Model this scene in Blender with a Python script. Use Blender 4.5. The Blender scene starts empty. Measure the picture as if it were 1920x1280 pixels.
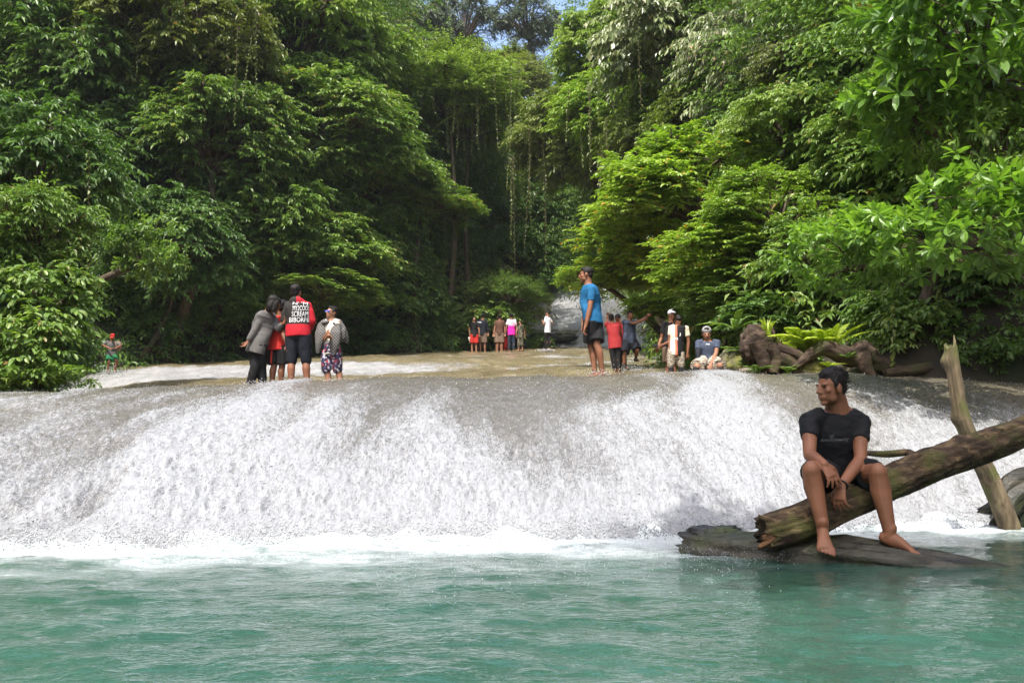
import bpy, bmesh, math, random
import numpy as np
from mathutils import Vector, Matrix
from mathutils.bvhtree import BVHTree

sc = bpy.context.scene
col = sc.collection
# ------------------------------------------------------------------ camera
F = 1700.0                 # focal length in photo pixels (photo is 1920 x 1280)
HC = 0.55                  # camera height above the pool
PITCH = math.atan(229.0 / F)
cd = bpy.data.cameras.new('camera'); cam = bpy.data.objects.new('camera', cd); col.objects.link(cam)
cd.sensor_width = 36.0; cd.lens = 36.0 * F / 1920.0
cd.clip_start = 0.05; cd.clip_end = 2000
cam.location = (0, 0, HC); cam.rotation_euler = (math.pi / 2 + PITCH, 0, 0)
sc.camera = cam
# ------------------------------------------------------------------ light
SUN = Vector((-0.17, -0.47, 0.87)).normalized()
w = bpy.data.worlds.new('World'); sc.world = w; w.use_nodes = True
nt = w.node_tree; nt.nodes.clear()
sky = nt.nodes.new('ShaderNodeTexSky'); sky.sky_type = 'NISHITA'; sky.sun_disc = False
sky.sun_elevation = math.asin(SUN.z); sky.sun_rotation = math.atan2(SUN.x, SUN.y)
sky.air_density = 1.0; sky.dust_density = 4.5; sky.ozone_density = 1.0
bg = nt.nodes.new('ShaderNodeBackground'); bg.inputs[1].default_value = 0.15
wo = nt.nodes.new('ShaderNodeOutputWorld')
nt.links.new(sky.outputs[0], bg.inputs[0]); nt.links.new(bg.outputs[0], wo.inputs[0])
sl = bpy.data.lights.new('sun', 'SUN'); sl.energy = 2.7; sl.angle = math.radians(0.6); sl.color = (1.0, 0.965, 0.91)
so = bpy.data.objects.new('sun', sl); col.objects.link(so)
so.rotation_euler = (-SUN).to_track_quat('-Z', 'Y').to_euler()
so.location = (-20, -10, 60)
vs = sc.view_settings
vs.view_transform = 'Standard'; vs.look = 'None'; vs.gamma = 1.0; vs.use_curve_mapping = False
vs.exposure = 1.52
sc.render.engine = 'CYCLES'
sc.cycles.max_bounces = 6; sc.cycles.transparent_max_bounces = 8
sc.cycles.diffuse_bounces = 3; sc.cycles.glossy_bounces = 3; sc.cycles.transmission_bounces = 4
sc.cycles.caustics_reflective = False; sc.cycles.caustics_refractive = False
sc.cycles.sample_clamp_indirect = 8.0

# ------------------------------------------------------------------ geometry helpers
SP, CP = math.sin(PITCH), math.cos(PITCH)
def at(px, py, y):
    """point seen at photo pixel (px, py) at the distance y in front of the camera"""
    u = (px - 960.0) / F; v = (640.0 - py) / F
    dy = CP - v * SP; dz = SP + v * CP
    t = y / dy
    return Vector((u * t, y, HC + dz * t))
def atn(px, py, y):
    u = (px - 960.0) / F; v = (640.0 - py) / F
    dy = CP - v * SP; dz = SP + v * CP
    t = y / dy
    return u * t, y + 0 * u, HC + dz * t
def yplane(py, z):
    v = (640.0 - py) / F
    return (z - HC) * (CP - v * SP) / (SP + v * CP)

rng = np.random.default_rng(11)
TAB2 = rng.random((256, 256)); TAB3 = rng.random((64, 64, 64))
def vn2(x, y):
    xi = np.floor(x).astype(int); yi = np.floor(y).astype(int)
    fx = x - xi; fy = y - yi
    fx = fx * fx * (3 - 2 * fx); fy = fy * fy * (3 - 2 * fy)
    a = TAB2[xi & 255, yi & 255]; b = TAB2[(xi + 1) & 255, yi & 255]
    c = TAB2[xi & 255, (yi + 1) & 255]; d = TAB2[(xi + 1) & 255, (yi + 1) & 255]
    return (a * (1 - fx) + b * fx) * (1 - fy) + (c * (1 - fx) + d * fx) * fy
def fbm2(x, y, o=4, g=0.5):
    s = 0; a = 1; n = 0
    for i in range(o):
        s = s + a * vn2(x * 2 ** i + 17.3 * i, y * 2 ** i + 9.1 * i); n += a; a *= g
    return s / n
def vn3(p):
    i = np.floor(p).astype(int); f = p - i; f = f * f * (3 - 2 * f)
    r = 0
    for dx in (0, 1):
        for dy in (0, 1):
            for dz in (0, 1):
                wt = (f[:, 0] if dx else 1 - f[:, 0]) * (f[:, 1] if dy else 1 - f[:, 1]) * (f[:, 2] if dz else 1 - f[:, 2])
                r = r + wt * TAB3[(i[:, 0] + dx) & 63, (i[:, 1] + dy) & 63, (i[:, 2] + dz) & 63]
    return r
def fbm3(p, o=3, g=0.5):
    s = 0; a = 1; n = 0
    for k in range(o):
        s = s + a * vn3(p * 2 ** k + 5.7 * k); n += a; a *= g
    return s / n

def mesh_np(name, V, Fc, mat=None, smooth=True, attrs=None):
    V = np.asarray(V, dtype=np.float32); Fc = np.asarray(Fc, dtype=np.int32)
    k = Fc.shape[1]; m = len(Fc)
    me = bpy.data.meshes.new(name)
    me.vertices.add(len(V)); me.vertices.foreach_set('co', V.ravel())
    me.loops.add(m * k); me.loops.foreach_set('vertex_index', Fc.ravel())
    me.polygons.add(m); me.polygons.foreach_set('loop_start', np.arange(0, m * k, k, dtype=np.int32))
    me.polygons.foreach_set('use_smooth', np.full(m, smooth, dtype=bool))
    me.update(calc_edges=True)
    if attrs:
        for an, arr in attrs.items():
            a = me.attributes.new(an, 'FLOAT', 'POINT'); a.data.foreach_set('value', np.asarray(arr, dtype=np.float32))
    if mat: me.materials.append(mat)
    return me
def link(name, me, parent=None, loc=(0, 0, 0)):
    o = bpy.data.objects.new(name, me); col.objects.link(o); o.location = loc
    if parent: o.parent = parent
    return o
def tag(o, label=None, cat=None, group=None, kind=None):
    if label: o['label'] = label
    if cat: o['category'] = cat
    if group: o['group'] = group
    if kind: o['kind'] = kind
    return o
def empty(name, loc, label, cat, group=None):
    o = bpy.data.objects.new(name, None); col.objects.link(o); o.location = loc; o.empty_display_size = 0.2
    return tag(o, label, cat, group)
def grid_faces(nu, nv):
    i = np.arange(nu * nv).reshape(nv, nu)
    return np.stack([i[:-1, :-1], i[:-1, 1:], i[1:, 1:], i[1:, :-1]], -1).reshape(-1, 4)

def nrm(v):
    return v / np.maximum(np.linalg.norm(v, axis=-1, keepdims=True), 1e-9)
class MB:
    """collects closed lofts and ellipsoids (quads / tris) into one mesh"""
    def __init__(s): s.v = []; s.f = []
    def loft(s, rings, n=16, cap=True, pw=1.0):
        """rings: (centre, u axis, v axis, ru, rv)"""
        b = len(s.v); m = len(rings)
        for (c, u, v, ru, rv) in rings:
            for k in range(n):
                a = 2 * math.pi * k / n; ca, sa = math.cos(a), math.sin(a)
                if pw != 1.0:
                    ca = math.copysign(abs(ca) ** pw, ca); sa = math.copysign(abs(sa) ** pw, sa)
                s.v.append(c + u * (ru * ca) + v * (rv * sa))
        for i in range(m - 1):
            for k in range(n):
                k2 = (k + 1) % n
                s.f.append((b + i * n + k, b + i * n + k2, b + (i + 1) * n + k2, b + (i + 1) * n + k))
        if cap:
            s.v.append(rings[0][0].copy()); c0 = len(s.v) - 1
            s.v.append(rings[-1][0].copy()); c1 = len(s.v) - 1
            for k in range(n):
                k2 = (k + 1) % n
                s.f.append((c0, b + k2, b + k)); s.f.append((c1, b + (m - 1) * n + k, b + (m - 1) * n + k2))
    def tube(s, pts, rad, n=12, round_ends=True, flat=1.0, ref=None):
        """tapered limb through pts"""
        pts = [Vector(p) for p in pts]; rings = []
        d0 = (pts[1] - pts[0]).normalized(); d1 = (pts[-1] - pts[-2]).normalized()
        ref = Vector(ref) if ref else None
        seq = []
        if round_ends:
            for q in (0.98, 0.85, 0.55): seq.append((pts[0] - d0 * rad[0] * q, rad[0] * math.sqrt(1 - q * q), d0))
        for i, p in enumerate(pts):
            if i == 0: d = d0
            elif i == len(pts) - 1: d = d1
            else: d = ((pts[i + 1] - p).normalized() + (p - pts[i - 1]).normalized()).normalized()
            seq.append((p, rad[i], d))
        if round_ends:
            for q in (0.55, 0.85, 0.98): seq.append((pts[-1] + d1 * rad[-1] * q, rad[-1] * math.sqrt(1 - q * q), d1))
        u = None
        for (p, r, d) in seq:
            if ref is not None: u = ref - d * ref.dot(d)
            elif u is None: u = Vector((1, 0.1, 0.05)) - d * d.x if abs(d.x) < 0.9 else Vector((0, 1, 0.1))
            u = (u - d * u.dot(d)).normalized(); v = d.cross(u).normalized()
            rings.append((p, u, v, r, r * flat))
        s.loft(rings, n)
    def ell(s, c, r, R=None, nu=14, nv=8):
        c = Vector(c); b = len(s.v); R = R or Matrix.Identity(3)
        for i in range(nv + 1):
            th = math.pi * i / nv
            if i in (0, nv):
                s.v.append(c + R @ Vector((0, 0, r[2] * math.cos(th)))); continue
            for k in range(nu):
                a = 2 * math.pi * k / nu
                s.v.append(c + R @ Vector((r[0] * math.sin(th) * math.cos(a), r[1] * math.sin(th) * math.sin(a), r[2] * math.cos(th))))
        def id(i, k):
            if i == 0: return b
            if i == nv: return b + 1 + (nv - 1) * nu
            return b + 1 + (i - 1) * nu + k % nu
        for i in range(nv):
            for k in range(nu):
                q = [id(i, k), id(i + 1, k), id(i + 1, k + 1), id(i, k + 1)]
                q2 = []
                for x in q:
                    if x not in q2: q2.append(x)
                s.f.append(tuple(q2))
    def box(s, c, r, R=None):
        c = Vector(c); R = R or Matrix.Identity(3); b = len(s.v)
        for z in (-1, 1):
            for y in (-1, 1):
                for x in (-1, 1): s.v.append(c + R @ Vector((x * r[0], y * r[1], z * r[2])))
        s.f += [tuple(b + i for i in q) for q in ((0, 2, 3, 1), (4, 5, 7, 6), (0, 1, 5, 4), (2, 6, 7, 3), (0, 4, 6, 2), (1, 3, 7, 5))]
    def mesh(s, name, mat=None, smooth=True, off=None):
        me = bpy.data.meshes.new(name)
        vv = [tuple(Vector(v) - off) for v in s.v] if off is not None else [tuple(v) for v in s.v]
        me.from_pydata(vv, [], s.f); me.update()
        me.polygons.foreach_set('use_smooth', [smooth] * len(me.polygons))
        if mat: me.materials.append(mat)
        return me

# ------------------------------------------------------------------ materials
class NT:
    def __init__(s, name):
        s.m = bpy.data.materials.new(name); s.m.use_nodes = True; s.t = s.m.node_tree; s.t.nodes.clear()
        s.out = s.t.nodes.new('ShaderNodeOutputMaterial')
    def n(s, typ, **kw):
        nd = s.t.nodes.new('ShaderNode' + typ)
        for k, v in kw.items():
            if k.startswith('i_'):
                key = k[2:]; key = int(key) if key.isdigit() else key.replace('_', ' ')
                s.set(nd.inputs[key], v)
            else: setattr(nd, k, v)
        return nd
    def set(s, inp, v):
        if isinstance(v, bpy.types.NodeSocket): s.t.links.new(v, inp)
        else:
            if isinstance(v, (tuple, list)) and inp.type == 'RGBA' and len(v) == 3: v = (*v, 1)
            inp.default_value = v
    def ramp(s, fac, stops, interp='LINEAR'):
        r = s.n('ValToRGB'); s.set(r.inputs[0], fac); e = r.color_ramp.elements; r.color_ramp.interpolation = interp
        while len(e) < len(stops): e.new(0.5)
        for el, (p, c) in zip(e, stops):
            el.position = p; el.color = (*c, 1) if len(c) == 3 else c
        return r.outputs[0]
    def mix(s, f, a, b, mode='MIX'):
        m = s.n('Mix', data_type='RGBA', blend_type=mode); s.set(m.inputs[0], f); s.set(m.inputs[6], a); s.set(m.inputs[7], b)
        return m.outputs[2]
    def math(s, op, a, b=0.0, c=None, clamp=False):
        m = s.n('Math', operation=op); m.use_clamp = clamp; s.set(m.inputs[0], a); s.set(m.inputs[1], b)
        if c is not None: s.set(m.inputs[2], c)
        return m.outputs[0]
    def noise(s, vec, scale, detail=3, rough=0.5, dist=0.0):
        n = s.n('TexNoise'); s.set(n.inputs['Vector'], vec); n.inputs['Scale'].default_value = scale
        n.inputs['Detail'].default_value = detail; n.inputs['Roughness'].default_value = rough; n.inputs['Distortion'].default_value = dist
        return n.outputs[0]
    def obj(s): return s.n('TexCoord').outputs['Object']
    def attr(s, name): return s.n('Attribute', attribute_name=name).outputs['Fac']
    def mapv(s, vec, scale=(1, 1, 1), loc=(0, 0, 0), rot=(0, 0, 0)):
        m = s.n('Mapping'); s.set(m.inputs[0], vec); m.inputs[1].default_value = loc; m.inputs[2].default_value = rot; m.inputs[3].default_value = scale
        return m.outputs[0]
    def xyz(s, vec): 
        x = s.n('SeparateXYZ'); s.set(x.inputs[0], vec); return x.outputs
    def bump(s, h, strength=0.5, dist=0.02):
        b = s.n('Bump'); b.inputs['Strength'].default_value = strength; b.inputs['Distance'].default_value = dist; s.set(b.inputs['Height'], h)
        return b.outputs[0]
    def pbr(s, color, rough=0.7, normal=None, spec=0.5, **kw):
        p = s.n('BsdfPrincipled'); s.set(p.inputs['Base Color'], color); s.set(p.inputs['Roughness'], rough)
        s.set(p.inputs['Specular IOR Level'], spec)
        if normal is not None: s.set(p.inputs['Normal'], normal)
        for k, v in kw.items(): s.set(p.inputs[k.replace('_', ' ')], v)
        return p
    def done(s, sh):
        s.t.links.new(sh.outputs[0] if hasattr(sh, 'outputs') else sh, s.out.inputs[0]); return s.m

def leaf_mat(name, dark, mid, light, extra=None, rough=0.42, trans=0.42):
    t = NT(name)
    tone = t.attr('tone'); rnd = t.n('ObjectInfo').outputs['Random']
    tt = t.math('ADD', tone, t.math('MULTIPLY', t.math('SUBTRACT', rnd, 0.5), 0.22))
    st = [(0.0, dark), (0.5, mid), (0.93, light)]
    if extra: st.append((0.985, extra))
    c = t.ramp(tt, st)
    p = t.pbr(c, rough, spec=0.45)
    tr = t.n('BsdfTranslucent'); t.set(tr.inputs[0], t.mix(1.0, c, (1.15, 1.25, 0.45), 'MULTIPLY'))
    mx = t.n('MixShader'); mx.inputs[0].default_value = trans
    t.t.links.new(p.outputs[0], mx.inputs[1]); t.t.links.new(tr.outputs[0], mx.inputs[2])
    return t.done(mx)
M = {}
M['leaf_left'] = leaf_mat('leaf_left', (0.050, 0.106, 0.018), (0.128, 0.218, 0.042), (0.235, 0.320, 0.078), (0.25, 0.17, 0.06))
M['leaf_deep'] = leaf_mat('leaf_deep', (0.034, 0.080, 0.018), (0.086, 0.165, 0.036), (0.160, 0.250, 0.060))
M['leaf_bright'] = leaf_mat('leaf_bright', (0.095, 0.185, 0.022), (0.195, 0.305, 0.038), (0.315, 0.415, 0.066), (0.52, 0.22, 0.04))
M['leaf_feather'] = leaf_mat('leaf_feather', (0.100, 0.180, 0.028), (0.205, 0.300, 0.050), (0.320, 0.400, 0.100))
M['leaf_silver'] = leaf_mat('leaf_silver', (0.080, 0.115, 0.040), (0.180, 0.225, 0.080), (0.310, 0.335, 0.180), (0.32, 0.2, 0.1), rough=0.38, trans=0.25)
M['leaf_olive'] = leaf_mat('leaf_olive', (0.070, 0.092, 0.020), (0.145, 0.178, 0.038), (0.220, 0.240, 0.066), (0.28, 0.16, 0.06))
M['leaf_yellow'] = leaf_mat('leaf_yellow', (0.14, 0.145, 0.020), (0.27, 0.25, 0.032), (0.40, 0.32, 0.044), (0.55, 0.24, 0.03))
M['leaf_big'] = leaf_mat('leaf_big', (0.055, 0.125, 0.018), (0.130, 0.245, 0.036), (0.210, 0.335, 0.058), rough=0.36, trans=0.42)
M['leaf_far_hazed'] = leaf_mat('leaf_far_hazed', (0.055, 0.085, 0.045), (0.095, 0.130, 0.070), (0.15, 0.18, 0.10), trans=0.25)  # far leaves: distance haze put into the colour, paler and greyer
M['leaf_fern'] = leaf_mat('leaf_fern', (0.22, 0.30, 0.03), (0.36, 0.45, 0.05), (0.48, 0.54, 0.09), trans=0.45)
M['leaf_vine'] = leaf_mat('leaf_vine', (0.060, 0.092, 0.018), (0.130, 0.180, 0.034), (0.22, 0.26, 0.06))

def bark_mat(name, a, b, c, moss=None, scale=1.0, stretch=(1, 1, 0.25), mossz=None, rough=0.85, bump=0.9):
    t = NT(name); o = t.obj(); v = t.mapv(o, stretch)
    n1 = t.noise(v, 9 * scale, 6, 0.65, 0.4); n2 = t.noise(v, 38 * scale, 4, 0.6); n3 = t.noise(o, 3.1 * scale, 3)
    cc = t.ramp(n1, [(0.30, a), (0.5, b), (0.70, c)])
    cc = t.mix(t.math('MULTIPLY', n2, 0.55), cc, a)
    if moss:
        cc = t.mix(t.ramp(n3, [(0.52, (0, 0, 0)), (0.66, (0.8, 0.8, 0.8))]), cc, moss)
    h = t.math('ADD', n1, t.math('MULTIPLY', n2, 0.35))
    return t.done(t.pbr(cc, rough, t.bump(h, bump, 0.03), spec=0.3))
M['bark'] = bark_mat('bark', (0.035, 0.024, 0.016), (0.09, 0.065, 0.042), (0.17, 0.13, 0.085), (0.045, 0.07, 0.015))
M['twig'] = bark_mat('twig', (0.05, 0.035, 0.022), (0.10, 0.07, 0.045), (0.17, 0.13, 0.09))
def rock_mat(name, a, b, c, moss=None, rough=0.8, sc_=4.0):
    t = NT(name); o = t.obj()
    n1 = t.noise(o, sc_, 6, 0.6); n2 = t.noise(o, sc_ * 7, 4, 0.6); n3 = t.noise(o, sc_ * 0.6, 3)
    cc = t.ramp(n1, [(0.3, a), (0.5, b), (0.7, c)])
    if moss: cc = t.mix(t.ramp(n3, [(0.48, (0, 0, 0)), (0.6, (0.9, 0.9, 0.9))]), cc, moss)
    return t.done(t.pbr(cc, rough, t.bump(t.math('ADD', n1, t.math('MULTIPLY', n2, 0.5)), 0.9, 0.04), spec=0.4))
M['soil'] = rock_mat('soil', (0.018, 0.015, 0.010), (0.035, 0.028, 0.018), (0.06, 0.05, 0.03), (0.022, 0.035, 0.010), 0.95, 0.8)
M['rock'] = rock_mat('rock', (0.05, 0.042, 0.032), (0.12, 0.10, 0.075), (0.22, 0.185, 0.14))
M['rock_moss'] = rock_mat('rock_moss', (0.05, 0.045, 0.03), (0.12, 0.11, 0.06), (0.2, 0.18, 0.10), (0.12, 0.12, 0.02))
M['rock_dark'] = rock_mat('rock_dark', (0.012, 0.013, 0.014), (0.028, 0.029, 0.031), (0.06, 0.06, 0.06), (0.035, 0.05, 0.008), 0.45, 5.0)
# ------------------------------------------------------------------ river, falls, pool
def itp(x, xs, ys): return np.interp(x, xs, ys)
def base_row(px): return itp(px, [-500, 0, 300, 600, 900, 1200, 1400, 1600, 1750, 2300], [1026, 1022, 1019, 1012, 1006, 1003, 1000, 990, 985, 985])
def base_y(px):
    v = (640.0 - base_row(px)) / F
    return (0 - HC) * (CP - v * SP) / (SP + v * CP)
def crest_row(px): return itp(px, [-500, 0, 100, 200, 300, 470, 640, 900, 1100, 1250, 1400, 1600, 1750, 1920, 2300], [756, 739, 734, 729, 725, 719, 712, 705, 702, 700, 698, 701, 708, 715, 724])
YC = 14.2
def krow(row):   # tan of elevation seen at that photo row
    v = (640.0 - row) / F
    return (SP + v * CP) / (CP - v * SP)
PW = 1.75
_cz = {}
def crest_z(px):
    px = np.asarray(px, float); s = np.linspace(0.15, 1, 60)
    yb = base_y(px); k = krow(crest_row(px))
    y = yb[..., None] + (YC - yb[..., None]) * s
    g = 1 - (1 - s) ** PW
    return ((k[..., None] * y + HC) / g).min(-1)
TY = np.array([24, 27, 30, 34, 38, 44, 47, 49, 51, 57, 64, 72.])
TP = np.array([-500, 100, 200, 300, 500, 700, 1000, 1300, 2400.])
TR = np.array([
 [752, 742, 732, 716, 712, 706, 694, 693, 690],
 [750, 738, 726, 712, 706, 700, 689, 690, 686],
 [738, 715, 695, 686, 680, 675, 681, 686, 682],
 [722, 702, 688, 681, 676, 669, 672, 677, 676],
 [710, 695, 684, 678, 673, 667, 666, 667, 668],
 [700, 690, 680, 674, 670, 663, 656, 653, 652],
 [696, 686, 676, 670, 666, 660, 651, 650, 648],
 [690, 680, 670, 664, 655, 645, 628, 630, 630],
 [685, 675, 665, 658, 648, 636, 619, 621, 622],
 [660, 650, 640, 630, 610, 590, 545, 540, 545],
 [640, 630, 620, 610, 590, 560, 505, 500, 505],
 [600, 590, 580, 570, 550, 520, 470, 470, 475.]])
def terr_z(px, y):
    """water level of the upper river for photo column px at distance y (>= YC)"""
    px = np.asarray(px, float); y = np.asarray(y, float)
    zc = crest_z(px)
    rows = np.stack([itp(px, TP, TR[i]) for i in range(len(TY))], -1)
    zk = HC + krow(rows) * TY                   # z at each control distance
    ys = np.concatenate([[YC, 18.5], TY])
    zs = np.concatenate([zc[..., None], zc[..., None] + 0.16, zk], -1)
    i = np.clip(np.searchsorted(ys, y, side='right') - 1, 0, len(ys) - 2)
    t = np.clip((y - ys[i]) / (ys[i + 1] - ys[i]), 0, 1)
    z0 = np.take_along_axis(zs, i[..., None], -1)[..., 0]; z1 = np.take_along_axis(zs, i[..., None] + 1, -1)[..., 0]
    return z0 * (1 - t) + z1 * t
def face_z(px, y):
    yb = base_y(px); s = np.clip((y - yb) / (YC - yb), 0, 1)
    return crest_z(px) * (1 - (1 - s) ** PW)
def water_z(px, y):
    px = np.asarray(px, float); y = np.asarray(y, float)
    return np.where(y < base_y(px), 0.0, np.where(y < YC, face_z(px, y), terr_z(px, np.maximum(y, YC))))
def px_to_x(px, y, z):      # column px, distance y, height z -> x
    d = y * CP + (z - HC) * SP
    return (px - 960.0) / F * d
def water_at(px, y):
    z = float(water_z(np.array([px]), np.array([y]))[0])
    return Vector((float(px_to_x(px, y, z)), y, z))
def x_to_px(x, y, z): return 960 + F * x / (y * CP + (z - HC) * SP)
def surf_z_xy(x, y):
    px = x_to_px(x, y, 1.0)
    for _ in range(2):
        z = water_z(np.array([px]), np.array([y]))[0]; px = x_to_px(x, y, z)
    return float(z)

# --- materials
t = NT('falling_water'); o = t.obj(); foam = t.attr('foam')
sv = t.mapv(o, (1.0, 0.30, 0.34))
g1 = t.noise(sv, 44, 4, 0.75, 0.3); g2 = t.noise(sv, 15, 3, 0.65, 0.4)
f = t.math('ADD', foam, t.math('ADD', t.math('MULTIPLY', t.math('SUBTRACT', g1, 0.5), 2.1), t.math('MULTIPLY', t.math('SUBTRACT', g2, 0.5), 0.9)))
thin = t.ramp(t.noise(o, 1.3, 5, 0.65), [(0.3, (0.085, 0.073, 0.050)), (0.5, (0.125, 0.108, 0.076)), (0.7, (0.18, 0.16, 0.115))])
thin = t.mix(t.attr('grey'), thin, (0.112, 0.108, 0.099))
c = t.mix(t.ramp(f, [(0.10, (0, 0, 0)), (0.90, (1, 1, 1))]), thin, (0.264, 0.273, 0.284))
hb = t.math('ADD', t.math('MULTIPLY', g1, 1.0), t.math('MULTIPLY', g2, 0.7))
p = t.pbr(c, t.ramp(f, [(0.3, (0.10,) * 3), (0.8, (0.45,) * 3)]), t.bump(hb, 0.75, 0.035), spec=0.6)
M['fall'] = t.done(p)
t = NT('river_water'); o = t.obj(); foam = t.attr('foam')
g1 = t.noise(t.mapv(o, (1, 0.5, 1)), 16, 4, 0.7, 0.3); g2 = t.noise(t.mapv(o, (1, 0.35, 1)), 3.0, 3, 0.6, 0.5)
f = t.math('ADD', foam, t.math('ADD', t.math('MULTIPLY', t.math('SUBTRACT', g1, 0.5), 1.5), t.math('MULTIPLY', t.math('SUBTRACT', g2, 0.5), 0.8)))
thin = t.ramp(t.noise(t.mapv(o, (1, 0.3, 1)), 1.6, 5, 0.7, 0.6), [(0.3, (0.115, 0.092, 0.048)), (0.55, (0.165, 0.138, 0.078)), (0.75, (0.22, 0.188, 0.115))])
c = t.mix(t.ramp(f, [(0.30, (0, 0, 0)), (0.75, (1, 1, 1))]), thin, (0.30, 0.30, 0.295))
p = t.pbr(c, 0.10, t.bump(t.math('ADD', g1, g2), 0.7, 0.06), spec=0.6)
M['river'] = t.done(p)
t = NT('pool_water'); o = t.obj(); foam = t.attr('foam')
n1 = t.noise(t.mapv(o, (0.75, 1, 1), rot=(0, 0, 0.35)), 7, 4, 0.55, 1.0); n2 = t.noise(t.mapv(o, (0.8, 1, 1), rot=(0, 0, -0.3)), 26, 3, 0.6, 0.8); n3 = t.noise(o, 1.1, 3, 0.5)
gr = t.noise(o, 60, 3, 0.7)
teal = t.ramp(n3, [(0.3, (0.017, 0.055, 0.038)), (0.7, (0.031, 0.083, 0.065))])
f = t.math('ADD', foam, t.math('ADD', t.math('MULTIPLY', t.math('SUBTRACT', gr, 0.5), 0.6), t.math('MULTIPLY', t.math('SUBTRACT', n1, 0.5), 0.7)))
c = t.mix(t.ramp(f, [(0.35, (0, 0, 0)), (0.62, (0.45, 0.45, 0.45)), (0.95, (1, 1, 1))]), teal, (0.43, 0.47, 0.475))
p = t.pbr(c, t.ramp(f, [(0.4, (0.06,) * 3), (0.9, (0.4,) * 3)]), t.bump(t.math('ADD', n1, t.math('MULTIPLY', n2, 0.4)), 0.30, 0.04), spec=0.5, IOR=1.33)
M['pool'] = t.done(p)
t = NT('spray'); M['spray'] = t.done(t.pbr((0.36, 0.365, 0.37), 0.3, spec=0.6))

# --- main fall face: frustum grid
def build_fall():
    nu, nv = 800, 260
    px = np.linspace(-420, 2330, nu)
    yb = base_y(px); zc = crest_z(px)
    s = np.linspace(0, 1, nv)[:, None] ** 1.0
    s = 1 - (1 - s) ** 1.25
    s = s * 1.03 - 0.03
    Y = yb + (YC - yb) * s
    S = (Y - yb) / (YC - yb)
    Z = zc * np.where(S < 0, PW * S, 1 - (1 - np.maximum(S, 0)) ** PW)
    S = np.maximum(S, 0)
    PX = np.broadcast_to(px, Y.shape)
    X = px_to_x(PX, Y, Z)
    # flow spreads downward: streak coordinate
    warp = fbm2(X * 0.5 + 3, Y * 0.5, 3) - 0.5
    st = fbm2(X * 1.15 + warp * 2.2, Y * 0.20 + 4, 3)             # broad tongues
    st2 = fbm2(X * 4.0 + warp * 3, Y * 0.7 + 40, 3)
    fine = fbm2(X * 17.0 + warp * 6, Y * 4.2 + 11, 3, 0.65)
    grain = fbm2(X * 30.0, Y * 12 + 7, 2, 0.6)
    rid = 1 - np.abs(fine * 2 - 1)
    wgt = np.clip((1 - S) * 1.3, 0.16, 1.0)                        # choppier low down
    edge = np.clip(S * 14, 0, 1) * np.clip((1 - S) * 25, 0, 1)
    disp = ((st - 0.5) * 0.16 + (st2 - 0.5) * 0.10 * wgt + (rid - 0.6) * 0.062 * wgt + (grain - 0.5) * 0.062 * wgt) * edge
    bottom = np.clip(1 - S / 0.05, 0, 1)
    disp += bottom * (fbm2(X * 2.2, 0 * Y + 3, 3) - 0.35) * 0.16
    # push along the surface normal (up / towards the viewer)
    sl = zc * PW * (1 - S) ** (PW - 1) / (YC - yb)
    nl = np.sqrt(1 + sl * sl)
    Yd = Y - disp * sl / nl; Zd = Z + disp / nl
    foam = 0.0 + 0.94 * (1 - S) ** 1.1 + (st - 0.5) * 1.7 + (st2 - 0.5) * 0.9 + 0.02
    lobe = np.exp(-((PX - 820) / 200) ** 2) * np.exp(-((S - 0.66) / 0.28) ** 2) + 0.8 * np.exp(-((PX - 1050) / 120) ** 2) * np.exp(-((S - 0.60) / 0.3) ** 2) + 0.6 * np.exp(-((PX - 300) / 160) ** 2) * np.exp(-((S - 0.75) / 0.22) ** 2)
    rt = np.clip((PX - 1560) / 200, 0, 1) * np.clip((S - 0.35) / 0.3, 0, 1)
    foam = foam - 0.42 * lobe - 0.35 * rt
    foam = np.clip(foam, -0.2, 0.85)
    # a strong white tongue right of centre and one at the left
    foam += 0.35 * np.exp(-((PX - 1290 - 130 * (1 - S)) / 70) ** 2) * np.exp(-((S - 0.45) / 0.35) ** 2)
    foam += 0.28 * np.exp(-((PX - 560 + 300 * (1 - S)) / 130) ** 2) * np.exp(-((S - 0.5) / 0.3) ** 2)
    grey = np.clip(1.15 - S * 1.15 - rt * 0.8 + 0.35 * lobe, 0, 1)
    V = np.stack([X, Yd, Zd], -1).reshape(-1, 3)
    me = mesh_np('waterfall', V, grid_faces(nu, nv), M['fall'], True, {'foam': foam.ravel(), 'grey': grey.ravel()})
    tag(link('waterfall', me), 'wide sloping white cascade spilling over the rounded rock weir into the pool', 'waterfall', kind='structure')
    return V, foam.ravel(), S.ravel(), PX.ravel()
FV, FFOAM, FS, FPX = build_fall()

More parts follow.
